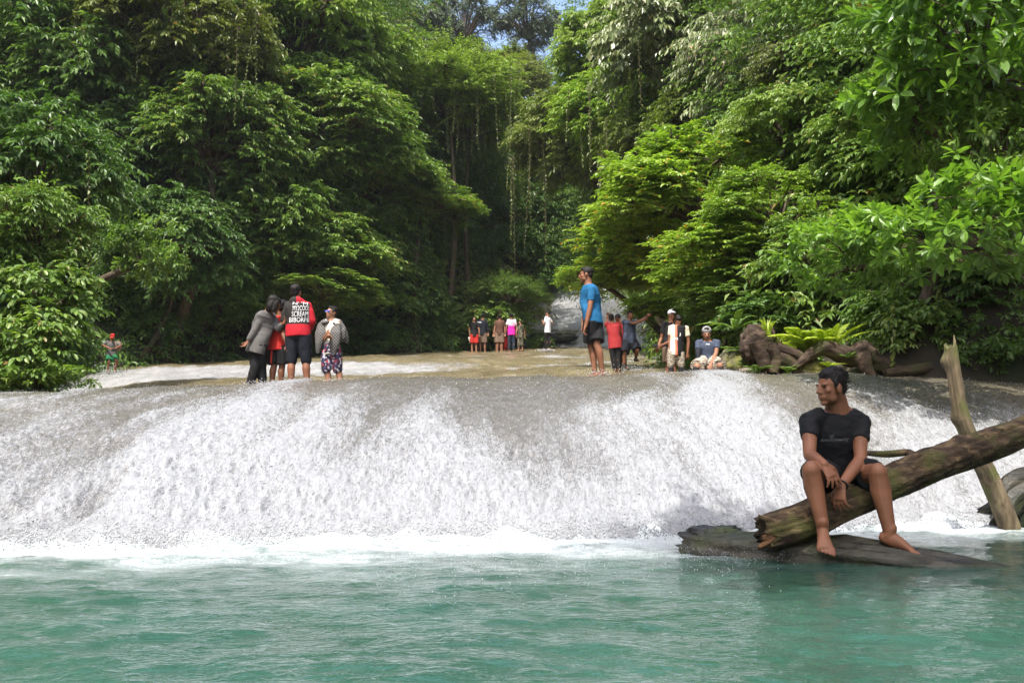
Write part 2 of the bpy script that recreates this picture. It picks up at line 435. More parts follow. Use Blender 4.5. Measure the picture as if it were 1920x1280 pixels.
def build_river():
    nu, nv = 400, 200
    px = np.linspace(-420, 2330, nu)
    y1 = 46.0
    y = YC + (y1 - YC) * np.linspace(0, 1, nv) ** 1.15
    PX, Y = np.meshgrid(px, y)
    Z = terr_z(PX, Y); X = px_to_x(PX, Y, Z)
    e = np.clip((Y - YC) / 1.2, 0, 1)
    br = fbm2(X * 0.55 + 9, Y * 0.9, 4); fine = fbm2(X * 3.5, Y * 2.2, 3, 0.6)
    Z = Z + e * ((br - 0.5) * 0.24 + (fine - 0.5) * 0.13)
    # foam where it steepens (second step at the left) and in thin lines
    slope = np.gradient(terr_z(PX, Y), axis=0) / np.gradient(Y, axis=0)
    foam = 0.08 + np.clip((slope - 0.17) * 3.2, -0.2, 1.0) + (br - 0.5) * 1.1
    row_line = np.exp(-((Y - (27.5 + (PX - 950) * 0.02 + (fbm2(X * 0.6, Y * 0, 2) - .5) * 1.6)) / 0.5) ** 2) * (PX > 930) * (PX < 1250)
    row_line2 = np.exp(-((Y - (36.5 - (PX - 950) * 0.004)) / 0.45) ** 2) * (PX > 700)
    foam = foam + 0.7 * row_line + 0.6 * row_line2
    foam += 1.0 * np.exp(-((Y - 27.6 + (br - .5) * 2) / 2.1) ** 2) * np.clip((960 - PX) / 260, 0, 1) * (0.65 + 0.9 * fbm2(X * 2.2, Y * 0.35, 3))
    V = np.stack([X, Y, Z], -1).reshape(-1, 3)
    me = mesh_np('river', V, grid_faces(nu, nv), M['river'], True, {'foam': foam.ravel()})
    tag(link('river', me), 'shallow tan river running over stepped rock terraces above the weir', 'river', kind='structure')
build_river()
def build_far_fall():
    nu, nv = 120, 120
    px = np.linspace(860, 1330, nu); y = np.linspace(46.0, 70, nv)
    PX, Y = np.meshgrid(px, y)
    Z = terr_z(PX, Y); X = px_to_x(PX, Y, Z)
    br = fbm2(X * 3.4, Y * 0.3, 4)
    Z = Z + (br - 0.5) * 0.28
    foam = 0.80 + (br - 0.5) * 1.6 - 0.8 * np.exp(-((Y - 50.3) / 0.7) ** 2) - 0.5 * np.exp(-((Y - 46.3) / 0.7) ** 2)
    V = np.stack([X, Y, Z], -1).reshape(-1, 3)
    me = mesh_np('far_waterfall', V, grid_faces(nu, nv), M['river'], True, {'foam': foam.ravel()})
    tag(link('far_waterfall', me), 'pale upper cascade sliding down smooth rock behind the far group', 'waterfall', kind='structure')
build_far_fall()
def build_pool():
    nu, nv = 520, 230
    px = np.linspace(-700, 2620, nu); tt = np.linspace(0, 1, nv)[:, None] ** 1.0
    # even spacing on the picture: row from below the frame up to the base of the fall
    rb = base_row(px)
    rows = 1750 + (rb - 1750) * tt
    v = (640.0 - rows) / F
    Y = (0 - HC) * (CP - v * SP) / (SP + v * CP)
    Y = Y + tt ** 6 * 0.35
    PX = np.broadcast_to(px, Y.shape)
    X = px_to_x(PX, Y, 0 * Y)
    dist = base_y(PX) - Y
    wv = (fbm2(X * 1.7 + 5 + Y * 0.5, Y * 2.6 - X * 0.35, 4) - 0.5) * 0.05 + (fbm2(X * 6.5 - Y, Y * 9 + 3 + X, 3) - 0.5) * 0.018
    chop = np.exp(-np.clip(dist, 0, 9) / 0.7)
    Z = wv + chop * (fbm2(X * 3.6, Y * 4.0, 4) - 0.40) * 0.26
    lim = itp(PX, [-700, 0, 500, 900, 1250, 1420, 1700, 2600], [2.0, 2.1, 2.3, 2.6, 2.4, 2.4, 2.3, 2.1])
    foam = 1.12 - dist / lim * 0.95 + (fbm2(X * 1.1 + 2, Y * 2.2, 4) - 0.5) * 0.9
    foam += 0.12 * np.exp(-dist / 1.6) * (fbm2(X * 3, Y * 7, 3) > 0.55)
    V = np.stack([X, Y, Z], -1).reshape(-1, 3)
    me = mesh_np('pool', V, grid_faces(nu, nv), M['pool'], True, {'foam': np.clip(foam, -0.3, 1.2).ravel()})
    tag(link('pool', me), 'green turquoise pool with ripples and white foam below the weir', 'pool', kind='structure')
    # still water to the sides and behind the viewer
    V = np.array([[-14, -16, -0.06], [14, -16, -0.06], [14, 9, -0.06], [-14, 9, -0.06]])
    me = mesh_np('pool_bed', np.array([[-40, -60, -1.2], [40, -60, -1.2], [40, 12, -1.2], [-40, 12, -1.2]]), [[0, 1, 2, 3]], M['soil'], False)
    tag(link('pool_bed', me), 'dark bed under the green pool', 'pool bed', kind='structure')
build_pool()

# --- spray: countless drops over the face and the foot of the fall
def build_spray(extra):
    r = np.random.default_rng(5)
    pr = np.clip(FFOAM - 0.05, 0.10, 1) * (0.30 + 1.0 * (1 - FS)) * (FPX > -120) * (FPX < 2040)
    idx = r.choice(len(FV), 34000, p=pr / pr.sum())
    P = FV[idx].copy(); s = FS[idx]
    lift = r.exponential(0.020, len(P)) * (0.25 + 1.3 * (1 - s))
    P[:, 2] += lift; P[:, 1] -= lift * 0.5
    P += r.normal(0, 0.012, P.shape)
    size = r.uniform(0.0022, 0.0065, len(P)) * (P[:, 1] / 9) * (0.55 + 0.6 * (1 - s)) * (1 + 0.7 * (r.random(len(P)) < 0.08))
    ex = []; es = []
    for (c, n, rad, hgt) in extra:
        q = np.array(c) + np.stack([r.normal(0, rad, n), r.normal(0, rad * 0.6, n), np.abs(r.normal(0, hgt, n))], -1)
        ex.append(q); es.append(r.uniform(0.004, 0.011, n) * max(1.0, c[1] / 16))
    # foot of the fall
    n = 9000; px = r.uniform(-80, 2000, n); yb = base_y(px) + r.normal(-0.12, 0.16, n)
    z = np.abs(r.normal(0, 0.06, n)); ex.append(np.stack([px_to_x(px, yb, z), yb, z], -1)); es.append(r.uniform(0.003, 0.009, n))
    # glitter of drops on the pool in front of the foam
    n = 3500; px = r.uniform(700, 1500, n); yb = base_y(px) - np.abs(r.normal(1.3, 0.8, n)); yb = np.maximum(yb, 3.3)
    z = 0.02 + np.abs(r.normal(0, 0.025, n)); ex.append(np.stack([px_to_x(px, yb, z), yb, z], -1)); es.append(r.uniform(0.0012, 0.003, n))
    P = np.concatenate([P] + ex); size = np.concatenate([size] + es)
    T = np.array([[1, 1, 1], [1, -1, -1], [-1, 1, -1], [-1, -1, 1]]) / 1.3
    Rm = nrm(r.normal(size=(len(P), 3)))
    # random rotation: reflect the tetrahedron about a random axis, stretched along the flow
    Tv = T[None] - 2 * (T @ Rm.T).T[:, :, None] * Rm[:, None, :]
    Tv = Tv * np.array([0.8, 1.0, 1.25])
    V = (P[:, None, :] + Tv * size[:, None, None]).reshape(-1, 3)
    b = (np.arange(len(P)) * 4)[:, None, None]
    Fc = (np.array([[0, 1, 2], [0, 3, 1], [0, 2, 3], [1, 3, 2]])[None] + b).reshape(-1, 3)
    me = mesh_np('water_spray', V, Fc, M['spray'], True)
    tag(link('water_spray', me), 'white drops of spray leaping off the cascade and splashing at its foot', 'spray', kind='stuff')
# ------------------------------------------------------------------ valley sides
XLY = [-60, 12, 15, 18, 24, 30, 36, 40, 44, 46, 48, 52, 58, 66, 80]
XLX = [-10.5, -10.0, -9.3, -10.6, -13.4, -14.8, -11.4, -7.6, -4.2, -2.4, 0.3, 1.0, 1.6, 2.2, 3]
XRY = [-60, 12, 13.6, 14.7, 16, 20, 26, 36, 46, 50, 58, 66, 80]
XRX = [11, 10.0, 8.6, 5.4, 5.0, 4.9, 5.2, 6.1, 7.9, 8.1, 7.6, 7.4, 7]
ZRY = [-60, 11, 14.2, 18.5, 24, 30, 38, 44, 47, 51, 57, 64, 80]
ZRZ = [-0.3, 0.2, 1.75, 2.0, 2.9, 3.7, 5.2, 6.2, 6.7, 8.2, 12.3, 15.0, 22]
def hill_z(x, y):
    x = np.asarray(x, float); y = np.asarray(y, float)
    xl = np.interp(y, XLY, XLX); xr = np.interp(y, XRY, XRX); zr = np.interp(y, ZRY, ZRZ)
    d = np.maximum(xl - x, x - xr)
    n = fbm2(x * 0.35 + 31, y * 0.35, 4) - 0.5
    dd = np.maximum(d, 0)
    up = 0.9 * np.minimum(dd, 1.5) + 1.35 * np.maximum(dd - 1.5, 0)
    z = zr - 0.35 + np.minimum(up, 26 + 0 * up) + n * np.minimum(dd, 2.5) * 0.9
    z = np.where(d < 0, zr - 0.4 + np.maximum(d, -2.0) * 1.3, z)
    return z + np.maximum(y - 66, 0) * 0.35
def build_hill(name, x0, x1, y0, y1, nx, ny, label):
    X, Y = np.meshgrid(np.linspace(x0, x1, nx), np.linspace(y0, y1, ny))
    V = np.stack([X, Y, hill_z(X, Y)], -1).reshape(-1, 3)
    me = mesh_np(name, V, grid_faces(nx, ny), M['soil'])
    tag(link(name, me), label, 'hillside', kind='structure')
build_hill('valley_terrain', -46, 46, -30, 92, 150, 180, 'steep dark earth slopes of the jungle valley on both sides of the river')

# ------------------------------------------------------------------ leaves
def leaves_mesh(P, D, N, L, W, tone, big=False, fold=0.25, droop=0.15):
    """arrays of leaf bases, directions, normals, lengths, widths -> verts, tris, tone"""
    D = nrm(D); S = nrm(np.cross(D, N)); N = np.cross(S, D)
    L = L[:, None]; W = W[:, None]
    if not big:
        v0 = P; v1 = P + D * L * 0.45 + S * W * 0.5 + N * W * fold
        v2 = P + D * L - N * L * droop; v3 = P + D * L * 0.45 - S * W * 0.5 + N * W * fold
        V = np.stack([v0, v1, v2, v3], 1); T = np.array([[0, 1, 2], [0, 2, 3]]); k = 4
    else:
        a = P; m1 = P + D * L * 0.38; m2 = P + D * L * 0.72 - N * L * droop * 0.4; tip = P + D * L - N * L * droop
        l1 = m1 + S * W * 0.40 + N * W * fold * 0.6; r1 = m1 - S * W * 0.40 + N * W * fold * 0.6
        l2 = m2 + S * W * 0.44 + N * W * fold * 0.6; r2 = m2 - S * W * 0.44 + N * W * fold * 0.6
        V = np.stack([a, m1, m2, tip, l1, l2, r1, r2], 1); k = 8
        T = np.array([[0, 1, 4], [4, 1, 2], [4, 2, 5], [5, 2, 3], [0, 6, 1], [6, 2, 1], [6, 7, 2], [7, 3, 2]])
    b = (np.arange(len(P)) * k)[:, None, None]
    return V.reshape(-1, 3), (T[None] + b).reshape(-1, 3), np.repeat(tone, k)
def spray_set(r, O, D, LEN, n, leafL, leafW, style='alt', big=False, droop=0.35, ld=0.2, tonebase=None):
    """one twig per row of O with n leaves each; returns leaf arrays and the twig end points"""
    m = len(O); D = nrm(D)
    t = (np.arange(n) + 0.6) / n
    t = t[None, :] * np.ones((m, 1))
    up = np.array([0, 0, 1.0])
    side = nrm(np.cross(D, up) + 1e-6)
    P = O[:, None, :] + D[:, None, :] * (LEN[:, None] * t)[..., None]
    P[..., 2] -= droop * LEN[:, None] * t ** 2
    tang = D[:, None, :] + np.array([0, 0, -2 * droop]) * t[..., None]
    sg = np.where(np.arange(n) % 2 == 0, 1.0, -1.0)[None, :, None]
    if style == 'alt':
        LD = tang * (0.55 + 0.6 * (t ** 4)[..., None]) + side[:, None, :] * sg * (1.0 - 0.6 * t[..., None] ** 3) + r.normal(0, 0.28, (m, n, 3))
        LD[..., 2] -= ld
    elif style == 'hang':
        LD = tang * 0.35 + side[:, None, :] * sg * 0.55 + r.normal(0, 0.25, (m, n, 3)); LD[..., 2] -= 0.9
    else:   # rosette at the twig end
        ang = (np.arange(n) * 2.4)[None, :] + r.uniform(0, 6.28, (m, 1))
        up2 = np.cross(side, D)
        rad = side[:, None, :] * np.cos(ang)[..., None] + up2[:, None, :] * np.sin(ang)[..., None]
        P = O[:, None, :] + D[:, None, :] * (LEN[:, None] * (0.72 + 0.28 * t))[..., None]
        LD = rad + tang * (0.25 + 0.55 * t[..., None]) + r.normal(0, 0.14, (m, n, 3)); LD[..., 2] += 0.12 - ld
    NN = up[None, None, :] + r.normal(0, 0.35, (m, n, 3)) - nrm(LD) * 0.1
    if style == 'hang': NN = side[:, None, :] * sg + r.normal(0, 0.5, (m, n, 3)) + np.array([0, -0.5, 0.6])
    L = leafL * r.uniform(0.7, 1.25, (m, n)) ; W = L * (leafW / leafL) * r.uniform(0.85, 1.15, (m, n))
    tb = r.uniform(-0.12, 0.12, (m, 1)) if tonebase is None else tonebase[:, None]
    tone = np.clip(0.45 + tb + r.normal(0, 0.16, (m, n)) + 0.15 * (t ** 3), 0.02, 0.97)
    tone = np.where(r.random((m, n)) < 0.004, 1.0, tone)
    k = m * n
    return (P.reshape(k, 3), LD.reshape(k, 3), NN.reshape(k, 3), L.reshape(k), W.reshape(k), tone.reshape(k))
def sticks(A, B, ra, rb):
    """3-sided tapered twigs between rows of A and B"""
    D = nrm(B - A); U = nrm(np.cross(D, np.array([0.3, 0.2, 1.0]))); W = np.cross(D, U)
    V = []
    for (P, rr) in ((A, ra), (B, rb)):
        for k in range(3):
            a = 2 * math.pi * k / 3
            V.append(P + (U * math.cos(a) + W * math.sin(a)) * np.asarray(rr)[:, None])
    V = np.stack(V, 1); b = (np.arange(len(A)) * 6)[:, None, None]
    T = np.array([[0, 1, 4, 3], [1, 2, 5, 4], [2, 0, 3, 5]])
    return V.reshape(-1, 3), (T[None] + b).reshape(-1, 4)
CROWN = {}
def crown_template(key, R, Rz, nclump, nspray, nleaf, leafL, leafW, style='alt', big=False, flat=0.5, droop=0.35, ld=0.2, seed=1, low=-0.95, sub=0.5):
    """unit crown: flattened leafy clumps on limbs; returns crown mesh and branch mesh"""
    r = np.random.default_rng(seed)
    d = nrm(r.normal(size=(nclump * 3, 3))); d = d[d[:, 2] > low][:nclump]
    rad = r.uniform(0.45, 1.0, len(d)) ** 0.6
    C = d * rad[:, None] * np.array([R, R, Rz]) * 0.80
    rc = R * sub * r.uniform(0.65, 1.15, len(C))
    m = len(C) * nspray; ci = np.repeat(np.arange(len(C)), nspray)
    az = r.uniform(0, 2 * math.pi, m); el = r.uniform(-0.30, 0.62, m)
    D = np.stack([np.cos(az) * np.cos(el), np.sin(az) * np.cos(el), np.sin(el)], -1)
    out = nrm(C * np.array([1, 1, 0.2]) + 1e-6)[ci]
    D = nrm(D + out * 0.55)
    LEN = rc[ci] * r.uniform(0.45, 1.0, m)
    O = C[ci] + D * (rc[ci] * r.uniform(0.0, 0.55, m))[:, None] * np.array([1, 1, 0.3])
    O[:, 2] += r.uniform(-1, 1, m) * rc[ci] * flat * (1 - (np.linalg.norm((O - C[ci])[:, :2], axis=1) / (rc[ci] * 1.2)).clip(0, 1) * 0.6)
    tb = (r.uniform(-0.14, 0.14, len(C)))[ci] + r.uniform(-0.06, 0.06, m)
    a = spray_set(r, O, D, LEN, nleaf, leafL, leafW, style, big, droop, ld, tb)
    V, T, tone = leaves_mesh(*a, big=big)
    ends = O + D * LEN[:, None]; ends[:, 2] -= droop * LEN
    # limbs: centre -> clump centres, clump centre -> twigs
    root = np.array([0, 0, -Rz * 0.55])
    A1 = np.repeat(root[None], len(C), 0) + C * 0.12; mid = (A1 * 0.45 + C * 0.55) + np.array([0, 0, 0.12 * Rz])
    v1, f1 = sticks(A1, mid, np.full(len(C), 0.028 * R), np.full(len(C), 0.018 * R))
    v2, f2 = sticks(mid, C, np.full(len(C), 0.018 * R), np.full(len(C), 0.010 * R))
    sel = r.random(m) < 0.6
    v3, f3 = sticks(C[ci][sel], O[sel], np.full(sel.sum(), 0.006 * R), np.full(sel.sum(), 0.004 * R))
    mid2 = O + D * (LEN * 0.55)[:, None]; mid2[:, 2] -= droop * LEN * 0.3
    v4, f4 = sticks(O[sel], mid2[sel], np.full(sel.sum(), 0.004 * R), np.full(sel.sum(), 0.002 * R))
    VB = np.concatenate([v1, v2, v3, v4]); o1 = len(v1); o2 = o1 + len(v2); o3 = o2 + len(v3)
    FB = np.concatenate([f1, f2 + o1, f3 + o2, f4 + o3])
    CROWN[key] = dict(V=V, T=T, tone=tone, br=mesh_np('branches', VB, FB, M['twig']), R=R, Rz=Rz, me={})
def crown_mesh(key, mat):
    c = CROWN[key]
    if not c['me']:
        c['me'][0] = mesh_np('crown', c['V'], c['T'], M['leaf_left'], False, {'tone': c['tone']})
    return c['me'][0]
# layered small-leaved crowns (three sizes), hanging pinnate, fine far, rosette, shrub
crown_template('lay_s', 1.5, 1.1, 24, 26, 12, 0.17, 0.065, seed=2)
crown_template('lay_m', 2.4, 1.7, 40, 30, 14, 0.19, 0.072, seed=3, sub=0.33)
crown_template('lay_m2', 2.4, 1.6, 40, 30, 14, 0.19, 0.075, seed=13, sub=0.33)
crown_template('lay_l', 3.4, 2.3, 60, 36, 15, 0.20, 0.075, seed=4, sub=0.28)
crown_template('lay_l2', 3.4, 2.2, 60, 36, 15, 0.20, 0.075, seed=14, sub=0.28)
crown_template('fine', 2.2, 1.5, 44, 38, 15, 0.125, 0.058, seed=5, sub=0.30, droop=0.2)
crown_template('fine2', 2.2, 1.5, 44, 38, 15, 0.125, 0.058, seed=15, sub=0.30, droop=0.2)
crown_template('hang', 2.4, 1.9, 24, 36, 16, 0.24, 0.085, style='hang', seed=6, sub=0.42, droop=0.5)
crown_template('far', 4.0, 3.2, 40, 60, 14, 0.20, 0.085, seed=7, sub=0.33, droop=0.45)
crown_template('far2', 4.0, 3.0, 40, 60, 14, 0.20, 0.085, seed=17, sub=0.33, droop=0.3)
crown_template('feather', 3.2, 1.5, 26, 60, 18, 0.15, 0.05, seed=8, sub=0.45, flat=0.16, droop=0.12)
crown_template('sparse', 4.0, 3.6, 44, 32, 12, 0.22, 0.09, seed=27, sub=0.26, droop=0.45)
crown_template('big', 1.7, 0.95, 20, 13, 9, 0.30, 0.105, style='ros', big=True, seed=9, sub=0.50, droop=0.1, ld=0.12)
crown_template('big2', 1.7, 1.1, 20, 13, 9, 0.27, 0.105, style='ros', big=True, seed=19, sub=0.50, droop=0.1, ld=0.2)
crown_template('shrub', 1.2, 1.1, 16, 22, 10, 0.22, 0.085, style='alt', big=True, seed=10, sub=0.55, droop=0.35, ld=0.35)
crown_template('shrub2', 1.2, 0.9, 16, 22, 9, 0.20, 0.075, style='ros', big=True, seed=20, sub=0.55, droop=0.3, ld=0.35)
rnd = random.Random(4)
def bank_point(x, y):
    xl = float(np.interp(y, XLY, XLX)); xr = float(np.interp(y, XRY, XRX))
    if x > xl - 0.35 and x < xr + 0.35:
        x = xl - 0.5 if (x - xl) < (xr - x) else xr + 0.5
    return x
def tree(label, px, py, y, rxp, rzp, key, mat, name='tree', vines=0, trunk_r=None, base=None, cat='tree', group='jungle trees along the gorge', vmat='leaf_vine', rot=None, by=0.0):
    c = at(px, py, y); t = CROWN[key]
    sx = rxp * y / F / t['R']; sz = rzp * y / F / t['Rz']
    if base is None:
        bx = bank_point(c.x, y + by); b = Vector((bx, y + by, float(hill_z(bx, y + by)) - 0.15))
        if b.z > c.z - 0.4 * rzp * y / F: b.z = c.z - 0.9 * rzp * y / F
    else: b = Vector(base)
    root = empty(name, b, label, cat, group)
    rt = rot if rot is not None else rnd.uniform(0, 6.28)
    for nm, me in (('crown', crown_mesh(key, mat)), ('branches', t['br'])):
        o = link(nm, me, root, c - b); o.scale = (sx, sx * 0.9, sz); o.rotation_euler = (0, 0, rt)
        if nm == 'crown': o.material_slots[0].link = 'OBJECT'; o.material_slots[0].material = M[mat]
    # trunk: bends from the bank to the foot of the crown
    top = c + Vector((0, 0, -0.5 * t['Rz'] * sz)); L = (top - b).length
    tr = trunk_r or max(0.035, 0.028 * L)
    mb = MB(); pts = []; rad = []
    off = Vector((rnd.uniform(-.12, .12), rnd.uniform(-.1, .1), 0)) * L
    for i in range(9):
        s = i / 8
        p = b.lerp(top, s) + off * math.sin(math.pi * s) + Vector((0, 0, 0.10 * L * math.sin(math.pi * s) * (1 if abs(top.x - b.x) > 1 else 0)))
        pts.append(p); rad.append(tr * (1.25 - 0.75 * s) * (1.35 if i == 0 else 1))
    mb.tube(pts, rad, 9)
    link('trunk', mb.mesh('trunk', M['bark'], True, b), root)
    if vines:
        r = np.random.default_rng(rnd.randrange(9999))
        n = vines
        X = c.x + r.uniform(-1, 1, n) * t['R'] * sx * 0.9; Yv = c.y - r.uniform(0.1, 0.9, n) * t['R'] * sx * 0.8
        Z0 = c.z - r.uniform(-0.3, 0.6, n) * t['Rz'] * sz; ln = r.uniform(0.5, 1.5, n) * t['Rz'] * sz * 1.3
        O = np.stack([X, Yv, Z0], -1); D = np.tile(np.array([0, 0, -1.0]), (n, 1)) + r.normal(0, 0.05, (n, 3))
        a = spray_set(r, O, D, ln, 34, 0.13, 0.07, 'alt', False, 0.0, 0.3)
        V, T, tone = leaves_mesh(*a)
        vo = tag(link('vines', mesh_np('vines', V - np.array(b), T, M[vmat], False, {'tone': tone}), root), kind='stuff')
        v4, f4 = sticks(O, O + D * ln[:, None], np.full(n, 0.012), np.full(n, 0.006))
        tag(link('vine_stem', mesh_np('vine_stem', v4 - np.array(b), f4, M['twig']), vo), kind='stuff')
    return root

# ------------------------------------------------------------------ undergrowth carpets (uncountable)
def carpet(name, label, mat, n, ybox, side, dmax, leafL, leafW, seed, style='alt', nleaf=9, big=False, lift=0.5):
    r = np.random.default_rng(seed)
    y = r.uniform(ybox[0], ybox[1], n)
    d = r.uniform(-0.05, 1, n) ** 1.0 * dmax
    if side < 0: x = np.interp(y, XLY, XLX) - d
    elif side > 0: x = np.interp(y, XRY, XRX) + d
    else:
        x = r.uniform(-14, 18, n)
    z = hill_z(x, y) + r.uniform(0.0, 1, n) ** 1.5 * lift * np.clip((fbm2(x * 0.55 + 7, y * 0.55 + d * 0.4, 3) - 0.36) * 5, 0.15, 1.5)
    az = r.uniform(0, 6.28, n); D = np.stack([np.cos(az), np.sin(az) - 0.5, r.uniform(-0.3, 0.8, n)], -1)
    if side: D[:, 0] -= 0.6 * side
    O = np.stack([x, y, z], -1)
    a = spray_set(r, O, D, r.uniform(0.5, 1.3, n), nleaf, leafL, leafW, style, big, 0.45, 0.3)
    V, T, tone = leaves_mesh(*a, big=big)
    tag(link(name, mesh_np(name, V, T, M[mat], False, {'tone': tone})), label, 'undergrowth', kind='stuff')
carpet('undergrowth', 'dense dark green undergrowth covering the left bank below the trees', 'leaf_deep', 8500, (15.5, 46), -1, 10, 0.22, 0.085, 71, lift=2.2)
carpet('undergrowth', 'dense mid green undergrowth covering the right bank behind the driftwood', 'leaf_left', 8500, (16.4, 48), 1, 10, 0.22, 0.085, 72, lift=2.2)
carpet('undergrowth', 'mass of olive green foliage covering the far slopes of the gorge', 'leaf_olive', 4500, (46, 76), -1, 16, 0.30, 0.13, 73, lift=2.6)
carpet('undergrowth', 'mass of lighter green foliage covering the far right slope of the gorge', 'leaf_left', 4000, (46, 76), 1, 16, 0.30, 0.13, 74, lift=2.6)
carpet('undergrowth', 'far green wood closing the head of the gorge', 'leaf_far_hazed', 4000, (67, 88), 0, 1, 0.36, 0.16, 75, lift=2.5)

def canopy(name, label, mat, n, pxs, pyr, depth, spread, leafL, leafW, seed, thr=0.44):
    """background foliage mass hanging on the slope behind the trees: clumped sprays spread in depth"""
    r = np.random.default_rng(seed)
    px = r.uniform(pxs[0], pxs[1], n * 4); py = r.uniform(pyr[0], pyr[1], n * 4)
    y = np.interp(px, depth[0], depth[1]) + r.uniform(0, 1, n * 4) ** 1.3 * spread
    nz = fbm2(px / 70.0 + seed, py / 45.0, 3)
    ok = nz + r.normal(0, 0.03, n * 4) > thr
    px, py, y = px[ok][:n], py[ok][:n], y[ok][:n]
    x, yy, z = atn(px, py, y)
    z = np.maximum(z, hill_z(x, y) - 0.3)
    O = np.stack([x, y, z], -1); m = len(O); az = r.uniform(0, 6.28, m)
    D = np.stack([np.cos(az), np.sin(az) - 0.7, r.uniform(-0.1, 0.4, m)], -1)
    a = spray_set(r, O, D, r.uniform(0.7, 1.5, m), 10, leafL, leafW, 'alt', False, 0.4, 0.25)
    V, T, tone = leaves_mesh(*a)
    tag(link(name, mesh_np(name, V, T, M[mat], False, {'tone': tone})), label, 'foliage', kind='stuff')
canopy('foliage', 'tangled green foliage filling the left jungle wall between the trees', 'leaf_left', 15500, (-60, 800), (-80, 600), ([-60, 0, 100, 200, 400, 640, 800], [30, 31, 32, 33, 34, 38, 44]), 5.0, 0.21, 0.08, 81)
canopy('foliage', 'tangled light green foliage filling the right jungle wall between the trees', 'leaf_left', 14500, (1060, 1980), (-80, 560), ([1060, 1150, 1250, 1400, 1600, 1960], [50, 42, 33, 24, 18, 14.8]), 5.0, 0.19, 0.075, 82)
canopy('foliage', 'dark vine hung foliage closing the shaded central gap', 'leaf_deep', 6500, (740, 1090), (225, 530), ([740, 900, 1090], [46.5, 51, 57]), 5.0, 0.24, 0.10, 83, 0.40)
# ------------------------------------------------------------------ the trees
T_ = tree
# left wall, back rows first
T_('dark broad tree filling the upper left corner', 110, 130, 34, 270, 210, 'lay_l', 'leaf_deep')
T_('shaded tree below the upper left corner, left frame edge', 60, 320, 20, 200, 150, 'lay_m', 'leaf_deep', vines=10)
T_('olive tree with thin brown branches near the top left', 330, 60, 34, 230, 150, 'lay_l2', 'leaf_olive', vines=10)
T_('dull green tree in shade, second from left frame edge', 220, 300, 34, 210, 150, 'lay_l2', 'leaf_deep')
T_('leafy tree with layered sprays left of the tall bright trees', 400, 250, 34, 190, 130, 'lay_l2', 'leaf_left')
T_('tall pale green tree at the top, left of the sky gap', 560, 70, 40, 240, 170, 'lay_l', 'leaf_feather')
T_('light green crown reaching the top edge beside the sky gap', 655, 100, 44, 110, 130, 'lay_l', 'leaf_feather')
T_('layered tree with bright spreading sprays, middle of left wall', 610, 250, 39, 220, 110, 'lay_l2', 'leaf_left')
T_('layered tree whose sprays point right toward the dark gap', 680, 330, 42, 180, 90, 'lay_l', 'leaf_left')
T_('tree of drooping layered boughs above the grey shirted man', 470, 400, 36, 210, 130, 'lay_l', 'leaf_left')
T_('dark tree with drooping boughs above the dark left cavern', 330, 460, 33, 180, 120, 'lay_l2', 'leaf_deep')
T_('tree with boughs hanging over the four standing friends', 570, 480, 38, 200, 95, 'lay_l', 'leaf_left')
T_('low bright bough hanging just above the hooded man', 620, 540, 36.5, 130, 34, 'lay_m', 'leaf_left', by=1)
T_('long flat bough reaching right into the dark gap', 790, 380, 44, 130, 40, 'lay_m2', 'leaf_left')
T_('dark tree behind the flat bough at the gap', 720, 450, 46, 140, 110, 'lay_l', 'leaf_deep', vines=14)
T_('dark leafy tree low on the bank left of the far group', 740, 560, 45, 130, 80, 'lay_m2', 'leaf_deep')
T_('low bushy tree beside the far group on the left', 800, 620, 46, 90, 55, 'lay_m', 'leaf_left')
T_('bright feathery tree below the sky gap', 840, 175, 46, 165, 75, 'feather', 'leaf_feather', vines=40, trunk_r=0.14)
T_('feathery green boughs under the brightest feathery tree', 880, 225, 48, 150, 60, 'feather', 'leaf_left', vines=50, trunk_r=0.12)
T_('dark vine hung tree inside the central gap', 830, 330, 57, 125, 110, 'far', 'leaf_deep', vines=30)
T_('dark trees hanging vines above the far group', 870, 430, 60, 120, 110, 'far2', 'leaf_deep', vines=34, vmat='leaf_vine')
# centre
T_('tall dark tree against the sky at the top centre', 765, 10, 78, 100, 120, 'sparse', 'leaf_far_hazed', by=2)
T_('slender greyish tree against the sky left of centre', 870, 30, 84, 80, 90, 'sparse', 'leaf_far_hazed')
T_('small hazy tree on the skyline right of the sky gap', 990, 30, 82, 85, 80, 'sparse', 'leaf_far_hazed')
T_('olive brown tree below the sky gap', 945, 140, 74, 110, 50, 'far2', 'leaf_olive')
T_('greyish olive tree in the middle distance of the gorge', 990, 190, 66, 110, 75, 'far', 'leaf_olive')
T_('vine draped tree left of the big dark trunk', 1080, 260, 44, 150, 110, 'lay_l', 'leaf_vine', vines=40)
T_('shaded layered tree above the pale upper cascade', 1020, 400, 61, 150, 85, 'lay_l2', 'leaf_vine', vines=12)
T_('dark tree between the upper cascade and the vines', 1090, 460, 62, 120, 60, 'far2', 'leaf_deep')
T_('small umbrella shaped tree in front of the upper cascade', 960, 548, 46, 78, 36, 'feather', 'leaf_left', by=1.0, base=(0.3, 47.5, 6.7))
T_('leafy bush right behind the far group', 925, 610, 46.2, 75, 45, 'lay_s', 'leaf_left', by=.6)
T_('pale leafy bush left behind the far group', 850, 590, 48, 70, 65, 'lay_s', 'leaf_vine', by=.6)
T_('green bush on the mossy ledge beside the white shirted man', 1012, 640, 46.5, 26, 18, 'shrub', 'leaf_left', name='bush', cat='bush', by=0.3, base=(1.35, 46.6, 6.4))
